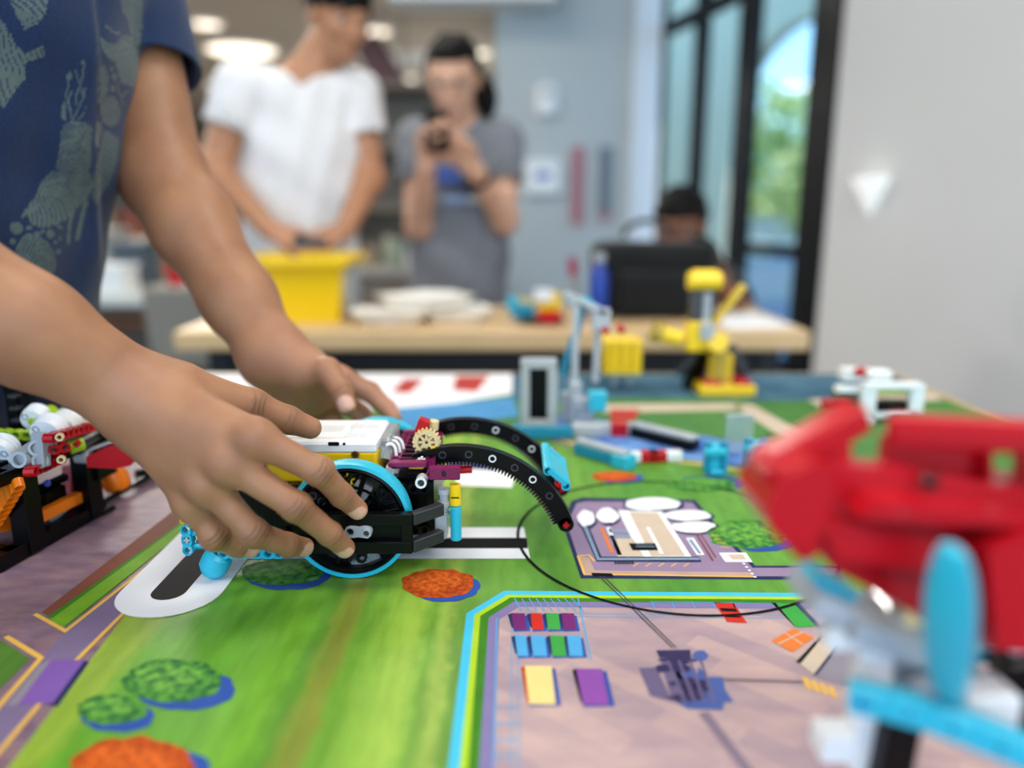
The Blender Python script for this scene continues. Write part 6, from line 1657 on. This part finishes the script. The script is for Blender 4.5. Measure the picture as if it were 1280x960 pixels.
slab('contents', -.59, -.395, 1.73, 1.90, TT + .06, TT + .118, mat('bin_contents', '#4a4a4e', .6, col2='#8b8f93', scale=40), parent=bn)
tool = empty('dark_part', (-.42, 1.83, TT + .146), 'dark grey brick part held between the hands over the yellow bin', 'part')
block('body', (.07, .035, .022), at(388, 303, 1.84), DGREY, tool); block('knob', (.018, .02, .03), at(376, 300, 1.84), BLACK, tool)

# white foil-like trays heap
tr_m = mat('tray_white', '#eeeae0', .5, .4, var=.06, scale=25, bump=.3)
def tray(cx, cy, z, rx, ry, h, lab, rot):
    v = []; f = []; n = 40; r0 = np.random.RandomState(int(cx * 999) & 1023)
    prof = [(.0, .0), (.72, .0), (.80, .15), (.97, .9), (1.0, 1.0), (.98, .92), (.80, .22), (.70, .10), (0, .10)]
    for (r_, hh) in prof:
        for s_ in range(n):
            a = 2 * PI * s_ / n; w = 1 + (.03 * math.sin(9 * a) + .012 * r0.normal()) * (r_ > .75)
            v.append((cx + rx * r_ * w * math.cos(a + rot), cy + ry * r_ * w * math.sin(a + rot), z + h * hh * (1 + .12 * math.sin(3 * a))))
    for i in range(len(prof) - 1):
        for s_ in range(n): f.append((i * n + s_, i * n + (s_ + 1) % n, (i + 1) * n + (s_ + 1) % n, (i + 1) * n + s_))
    o = MB().add((v, f)).build('paper_tray', tr_m, smooth=60); tag(o, lab, 'tray', 'white trays on the wooden table')
tray(-.272, 1.70, TT, .085, .06, .032, 'white crumpled tray nearest the yellow bin', 0); tray(-.128, 1.74, TT, .085, .06, .032, 'white crumpled tray in front of the grey t-shirt', .4)
tray(-.205, 1.80, TT + .030, .12, .07, .026, 'white tray lying on top of the two others', .9)

# small mixed model on the table, paper, bottle, backpack
sm = empty('mixed_model', tuple(at(675, 398, 1.70)), 'small azure, yellow and red brick model on the wooden table edge', 'model')
cbox('azure_hull', 640, 380, 668, 397, 1.72, .05, DAZURE, sm); cbox('azure_fin', 634, 372, 648, 390, 1.74, .02, AZURE, sm); cbox('yellow_block', 672, 366, 700, 388, 1.74, .04, YELLOW, sm); cbox('white_block', 668, 362, 690, 376, 1.73, .03, WHITE, sm); cbox('red_block', 672, 388, 700, 402, 1.68, .03, RED, sm); cbox('yellow_bar', 648, 374, 672, 381, 1.76, .02, YELLOW, sm); cbox('dark_base', 650, 394, 704, 400, 1.71, .06, BLACK, sm)
mk = empty('magenta_marker', tuple(at(716, 372, 2.0)), 'magenta-topped grey marker standing on the wooden table', 'marker')
rod('barrel', at(720, 385, 2.0), at(717, 345, 2.0), .010, GREY, mk); rod('cap', at(717, 345, 2.0), at(715, 322, 2.0), .012, plastic('magenta', '#a8305a'), mk)
ps = MB().add(box(.15, .20, .003, .0005), T((.525, 1.74, TT + .002), (0, 0, .15))).add(box(.14, .19, .003, .0005), T((.52, 1.75, TT + .005), (0, 0, .05))).build('paper_sheets', mat('paper', '#f4f4f6', .7)); tag(ps, 'loose white paper sheets on the right end of the wooden table', 'paper')
bk = empty('backpack', (.325, 1.86, TT), 'black backpack standing on the wooden table in front of the seated boy', 'backpack')
M_PACK = cloth_mat('cloth_black_nylon', '#0a0a0b', None, .6, 500)
bc = A(.335, 1.86, TT + .091)
def pack(p):
    q = np.abs(p - bc) - A(.115, .045, .056); d = np.sqrt((np.maximum(q, 0) ** 2).sum(1)) + np.minimum(q.max(1), 0) - .028
    return d + .003 * np.sin(p[:, 0] * 40) * np.sin(p[:, 2] * 35)
sdf_object('main_bag', pack, bc - .2, bc + .2, .005, M_PACK, bk)
def pocket(p):
    c = bc + A(0, -.075, -.03); q = np.abs(p - c) - A(.08, .008, .035); return np.sqrt((np.maximum(q, 0) ** 2).sum(1)) + np.minimum(q.max(1), 0) - .014
sdf_object('front_pocket', pocket, bc - .2, bc + .2, .005, M_PACK, bk)
hp0 = bc + A(-.03, 0, .095)
MB().add(sweep(bezier(hp0 + A(-.04, 0, 0), hp0 + A(-.03, 0, .05), hp0 + A(.06, 0, .05), hp0 + A(.075, 0, 0), 14), .007, 8)).build('handle', M_DARKM, bk)
MB().add(sweep(bezier(bc + A(.10, .03, .09), bc + A(.19, .03, .09), bc + A(.17, .02, -.02), bc + A(.14, .02, -.09), 14), .012, 8)).build('shoulder_strap', M_PACK, bk)
MB().add(sweep([bc + A(x, -.091, .0 + .002 * math.sin(x * 40)) for x in np.linspace(-.075, .075, 10)], .002, 6)).build('zip', DGREY, bk)
bo = empty('blue_bottle', (.205, 1.79, TT), 'dark blue bottle standing beside the black backpack', 'bottle')
MB().add(lathe([(.020, 0), (.022, .004), (.022, .10), (.016, .118), (.011, .124), (.011, .135)], 24), T((.198, 1.76, TT))).build('flask', plastic('bottle_blue', '#1c3fa0', .3), bo); MB().add(cyl(.0135, .02, 20, .002), T((.198, 1.76, TT + .133))).build('cap', GREY, bo)

# ================================================================== people behind the table
SK2 = skin_mat('skin_tan', '#b07c5c', '#c08c6a', '#c79680'); SK3 = skin_mat('skin_light', '#d2a184', '#deb097', '#dca995'); SK4 = skin_mat('skin_deep', '#7a4c36', '#8d5a40', '#a87560')
Y1 = 2.19
J = dict(head=at(424, 18, Y1 - .02), shR=at(300, 112, Y1 - .06), shL=at(446, 118, Y1 + .06), elR=at(268, 212, Y1 - .10), elL=at(462, 222, Y1 + .04), wrR=at(335, 285, Y1 - .22), wrL=at(432, 286, Y1 - .16))
pc_ = at(375, 330, Y1 + .02); J.update(hipR=pc_ + A(-.08, 0, -.06), hipL=pc_ + A(.08, .02, -.06)); z0 = FLOOR_Z
for sd, sx in (('R', -.10), ('L', .10)): J['kn' + sd] = A(pc_[0] + sx, pc_[1] - .01, -.42); J['an' + sd] = A(pc_[0] + sx, pc_[1] + .02, z0 + .085)
make_person('person', 'man in a plain white t-shirt reaching into the yellow bin', J, SK2, cloth_mat('cloth_white', '#e9e9ea', None, .8, 300), cloth_mat('cloth_charcoal', '#2b2b30'), M_HAIR, (.2, -1, 0), A(.62, -.70, -.38),
            {'R': (A(.85, -.35, -.35), A(.1, -.5, .85), A(.5, .8, .2), .5), 'L': (A(-.75, -.45, -.40), A(.1, -.5, .85), A(-.5, .8, .2), .5)}, 1.0, sleeve=.50, fringe=.018)
Y2 = 2.32
J = dict(head=at(566, 98, Y2 - .07), shR=at(522, 176, Y2 + .02), shL=at(628, 176, Y2), elR=at(524, 282, Y2 - .06), elL=at(630, 276, Y2 - .06), wrR=at(533, 208, Y2 - .22), wrL=at(594, 212, Y2 - .22))
pc_ = at(572, 372, Y2 + .02); J.update(hipR=pc_ + A(-.075, 0, -.06), hipL=pc_ + A(.075, 0, -.06))
for sd, sx in (('R', -.09), ('L', .09)): J['kn' + sd] = A(pc_[0] + sx, pc_[1] - .01, -.44); J['an' + sd] = A(pc_[0] + sx, pc_[1] + .02, z0 + .085)
M_GREYTEE = cloth_mat('cloth_grey', '#7d8188', None, .85, 300)
wom = make_person('person', 'woman in a grey t-shirt and glasses looking down at a phone', J, SK3, M_GREYTEE, cloth_mat('cloth_blue_jeans', '#4a5f80'), M_HAIR, (0, -1, 0), A(-.12, -.90, -.36),
            {'R': (A(.10, -.25, .95), A(-.6, .75, .2), A(.85, .3, .2), .75), 'L': (A(-.72, -.18, .62), A(.35, .85, .35), A(-.4, .2, .9), .6)}, .93, glasses=True, sleeve=.52, fringe=.060, shirt_w=1.02, hem=-.08)
# ponytail, watch, shirt print on the woman
hd = at(566, 98, Y2 - .07)
MB().add(sweep(bezier(hd + A(.03, .09, .02), hd + A(.075, .11, .0), hd + A(.105, .09, -.05), hd + A(.085, .07, -.10), 10), [.030, .036, .038, .040, .040, .038, .034, .028, .020, .010], 12)).build('ponytail', M_HAIR, wom)
wq = J['wrL'] + (J['elL'] - J['wrL']) * .12
MB().add(tube(.030, .026, .02, 24), axis_M(wq, J['elL'])).build('wristwatch', BLACK, wom)
fr_c = at(572, 228, Y2 - .15)
for (dx, dz, sx_, sz_, c_) in ((-.03, .02, .07, .05, '#4a62a8'), (.025, -.01, .05, .05, '#3f4652'), (-.005, -.045, .08, .025, '#8f9fc0'), (.05, -.045, .05, .02, '#c9cbb8')):
    MB().add(box(sx_, .012, sz_, .004), T(fr_c + A(dx, .035, dz), (-.12, 0, 0))).build('chest_print', mat('chest_print_' + c_, c_, .85, .2), wom)
ph = empty('phone', tuple(at(546, 170, Y2 - .27)), 'black phone held up by the woman in grey', 'phone')
MB().add(box(.064, .009, .118, .004), T(at(546, 164, Y2 - .285), (-.5, 0, .1))).build('case', BLACK, ph); MB().add(box(.056, .002, .110, .001), T(at(546, 164, Y2 - .285) + A(0, .0055, .001), (-.5, 0, .1))).build('screen', mat('phone_screen', '#2a3038', .1), ph)
Y3 = 2.32
J = dict(head=at(850, 282, Y3 - .02), shR=at(778, 356, Y3 + .06), shL=at(898, 352, Y3 + .06), elR=at(742, 410, Y3 - .10), elL=at(930, 398, Y3 - .22), wrR=at(790, 392, Y3 - .28), wrL=at(908, 366, Y3 - .40))
pc_ = A(.50, Y3 + .18, -.36); J.update(hipR=pc_ + A(-.08, 0, 0), hipL=pc_ + A(.08, 0, 0))
for sd, sx in (('R', -.10), ('L', .10)): J['kn' + sd] = A(pc_[0] + sx, Y3 - .20, -.36); J['an' + sd] = A(pc_[0] + sx, Y3 - .16, z0 + .085)
make_person('person', 'dark-haired boy seated behind the black backpack, head bowed', J, SK4, cloth_mat('cloth_black_tee', '#101114'), cloth_mat('cloth_grey_trouser', '#3a3c40'), M_HAIR, (-.1, -1, 0), A(-.40, -.88, -.16),
            {'R': (A(.6, -.7, -.1), A(0, -.3, .9), A(.7, .5, 0), .6), 'L': (A(-.45, -.35, .75), A(.5, -.6, .4), A(-.3, .5, .7), .8)}, .95, glasses=True, sleeve=.6, fringe=.030)
st = empty('stool', (.50, 2.50, FLOOR_Z), 'low black stool under the seated boy', 'stool')
MB().add(cyl(.16, .03, 28, .006), T((.50, 2.48, -.545))).build('seat', BLACK, st)
for a in range(4): MB().add(sweep([(.50 + .11 * math.cos(a * PI / 2 + .8), 2.48 + .11 * math.sin(a * PI / 2 + .8), -.545), (.50 + .17 * math.cos(a * PI / 2 + .8), 2.48 + .17 * math.sin(a * PI / 2 + .8), FLOOR_Z)], .012, 8)).build('leg', M_DARKM, st)

# ================================================================== furniture deeper in the room
M_WTOP = mat('laminate_pale', '#d9ddd6', .4, .4, var=.03); M_BRN = mat('wood_brown', '#6b4a38', .6, .3, var=.15, scale=8, stretch=(2, 14, 2)); M_BEI = mat('carton_beige', '#a89880', .8, .2, var=.1); M_TAUPE = mat('cabinet_taupe', '#8d8478', .6, .3, var=.05)
wt = empty('white_table', (-1.55, 2.75, FLOOR_Z), 'long pale laminate table behind the bent-over person', 'table')
slab('tabletop', -2.6, -.72, 2.5, 3.05, -.055, -.015, M_WTOP, parent=wt, b=.006)
for x in (-2.5, -.82):
    for y in (2.58, 2.97): slab('leg', x - .02, x + .02, y - .02, y + .02, FLOOR_Z, -.055, GREY, parent=wt)
def boxthing(name, px, py, Y, w, d, h, m, lab, cat, lidm=None, base=None):
    c = at(px, py, Y); z = base if base is not None else c[2]
    e = empty(name, (c[0], Y, z), lab, cat); slab('body', c[0] - w / 2, c[0] + w / 2, Y - d / 2, Y + d / 2, z, z + h * .86, m, parent=e, b=.006)
    slab('lid', c[0] - w / 2 - .006, c[0] + w / 2 + .006, Y - d / 2 - .006, Y + d / 2 + .006, z + h * .86, z + h, lidm or m, parent=e, b=.005); return e
boxthing('white_tub', 140, 365, 2.62, .14, .12, .09, WHITE, 'small white tub on the pale table beside the navy shirt', 'tub', None, -.015)
boxthing('slate_box', 172, 355, 2.79, .12, .12, .16, mat('slate_blue', '#48545f', .6), 'slate grey box on the pale table', 'box', None, -.015)
boxthing('grey_box', 126, 340, 2.96, .18, .12, .20, mat('box_grey', '#9c9a94', .7), 'pale grey box at the back of the pale table', 'box', None, -.015)
boxthing('beige_box', 204, 350, 2.96, .14, .14, .17, M_BEI, 'beige carton on the pale table', 'box', None, -.015)
boxthing('red_box', 223, 368, 2.7, .045, .06, .10, RED, 'narrow red box at the end of the pale table, beside the forearm', 'box', None, -.015)
def shelf_unit(name, x0, x1, y, h, lab, n=3, m=M_BRN):
    e = empty(name, ((x0 + x1) / 2, y, FLOOR_Z), lab, 'shelf')
    for x in (x0, x1): slab('side', x - .015, x + .015, y - .2, y + .2, FLOOR_Z, FLOOR_Z + h, m, parent=e)
    for k in range(n + 1): slab('board', x0, x1, y - .2, y + .2, FLOOR_Z + .02 + (h - .05) * k / n, FLOOR_Z + .05 + (h - .05) * k / n, m, parent=e)
    slab('back', x0, x1, y + .19, y + .2, FLOOR_Z, FLOOR_Z + h, M_TAUPE, parent=e); return e
shelf_unit('bookcase', -2.6, -1.25, 4.3, 1.25, 'brown bookcase far behind the bent-over person')
for i, (px, m, w) in enumerate(((140, M_BEI, .12), (178, mat('box_rust', '#8a4a38', .7), .12), (215, mat('box_olive', '#6a6a52', .7), .14))):
    boxthing('storage_box', px, 300, 4.25, w, .2, .2, m, ['beige', 'rust red', 'olive'][i] + ' box on the upper board of the brown bookcase', 'box', None, FLOOR_Z + .05 + 1.20 * 2 / 3)
ct = empty('counter', (-.62, 4.4, FLOOR_Z), 'taupe kitchen counter between the two standing people', 'counter')
slab('cabinet', -1.15, -.12, 4.15, 4.44, FLOOR_Z, -.10, M_TAUPE, parent=ct); slab('worktop', -1.18, -.10, 4.11, 4.46, -.10, -.06, mat('stone_grey', '#a8a49c', .4), parent=ct, b=.006)
for x in (-1.0, -.64, -.28): slab('door', x - .15, x + .15, 4.13, 4.15, FLOOR_Z + .06, -.14, M_WALLD, parent=ct, b=.004)
shelf_unit('tall_shelf', -1.0, -.16, 4.80, 1.75, 'tall dark shelf behind the counter', 5, M_WALLD)
for i, (px, py, w, h, m) in enumerate(((490, 285, .10, .18, mat('jar_sage', '#98a088', .5)), (462, 300, .07, .12, M_BEI), (512, 305, .06, .12, M_WTOP))):
    c = at(px, py, 4.25); e = empty('jar', (c[0], 4.25, -.06), ['tall sage green jar', 'small beige jar', 'small pale jar'][i] + ' on the taupe counter', 'jar')
    MB().add(lathe([(w * .4, 0), (w * .5, .01), (w * .5, h * .8), (w * .38, h * .9)], 20), T((c[0], 4.25, -.06))).build('vessel', m, e); MB().add(cyl(w * .4, h * .12, 20, .004), T((c[0], 4.25, -.06 + h * .89))).build('lid', M_BRN, e)
for i, (px, py, Y, lab) in enumerate(((228, 452, 2.24, 'grey chair under the left end of the wooden table'),)):
    c = at(px, py, Y); e = empty('chair', (c[0], Y, FLOOR_Z), lab, 'chair'); m = [mat('chair_grey', '#8f8a80', .6), mat('chair_dark', '#3d3b3a', .6)][i]; sz = -.35
    MB().add(box(.40, .40, .035, .012, (c[0], Y, sz))).build('seat', m, e)
    MB().add(box(.38, .03, .26, .012), T((c[0], Y + .20, sz + .24), (.1, 0, 0))).build('backrest', m, e)
    for sx in (-1, 1):
        for sy in (-1, 1): MB().add(sweep([(c[0] + sx * .16, Y + sy * .16, sz), (c[0] + sx * .19, Y + sy * .19, FLOOR_Z)], .012, 8)).build('leg', M_DARKM, e)
        MB().add(sweep([(c[0] + sx * .15, Y + .19, sz), (c[0] + sx * .15, Y + .21, sz + .14)], .010, 8)).build('back_post', M_DARKM, e)
# dark slanted duct hung under the far ceiling
c = at(490, 104, 7.5); e = empty('hanging_duct', (c[0], 7.5, c[2]), 'dark plum slanted duct hanging far back between the two standing people', 'duct')
MB().add(box(.26, .26, .85, .03), T(c, (0, -.55, 0))).build('duct_body', mat('duct_plum', '#4a3038', .7), e)
for dx in (-.12, .12): MB().add(sweep([(c[0] + dx, 7.5, c[2] + .1), (c[0] + dx, 7.5, CEIL_Z)], .01, 6)).build('hanger', M_DARKM, e)
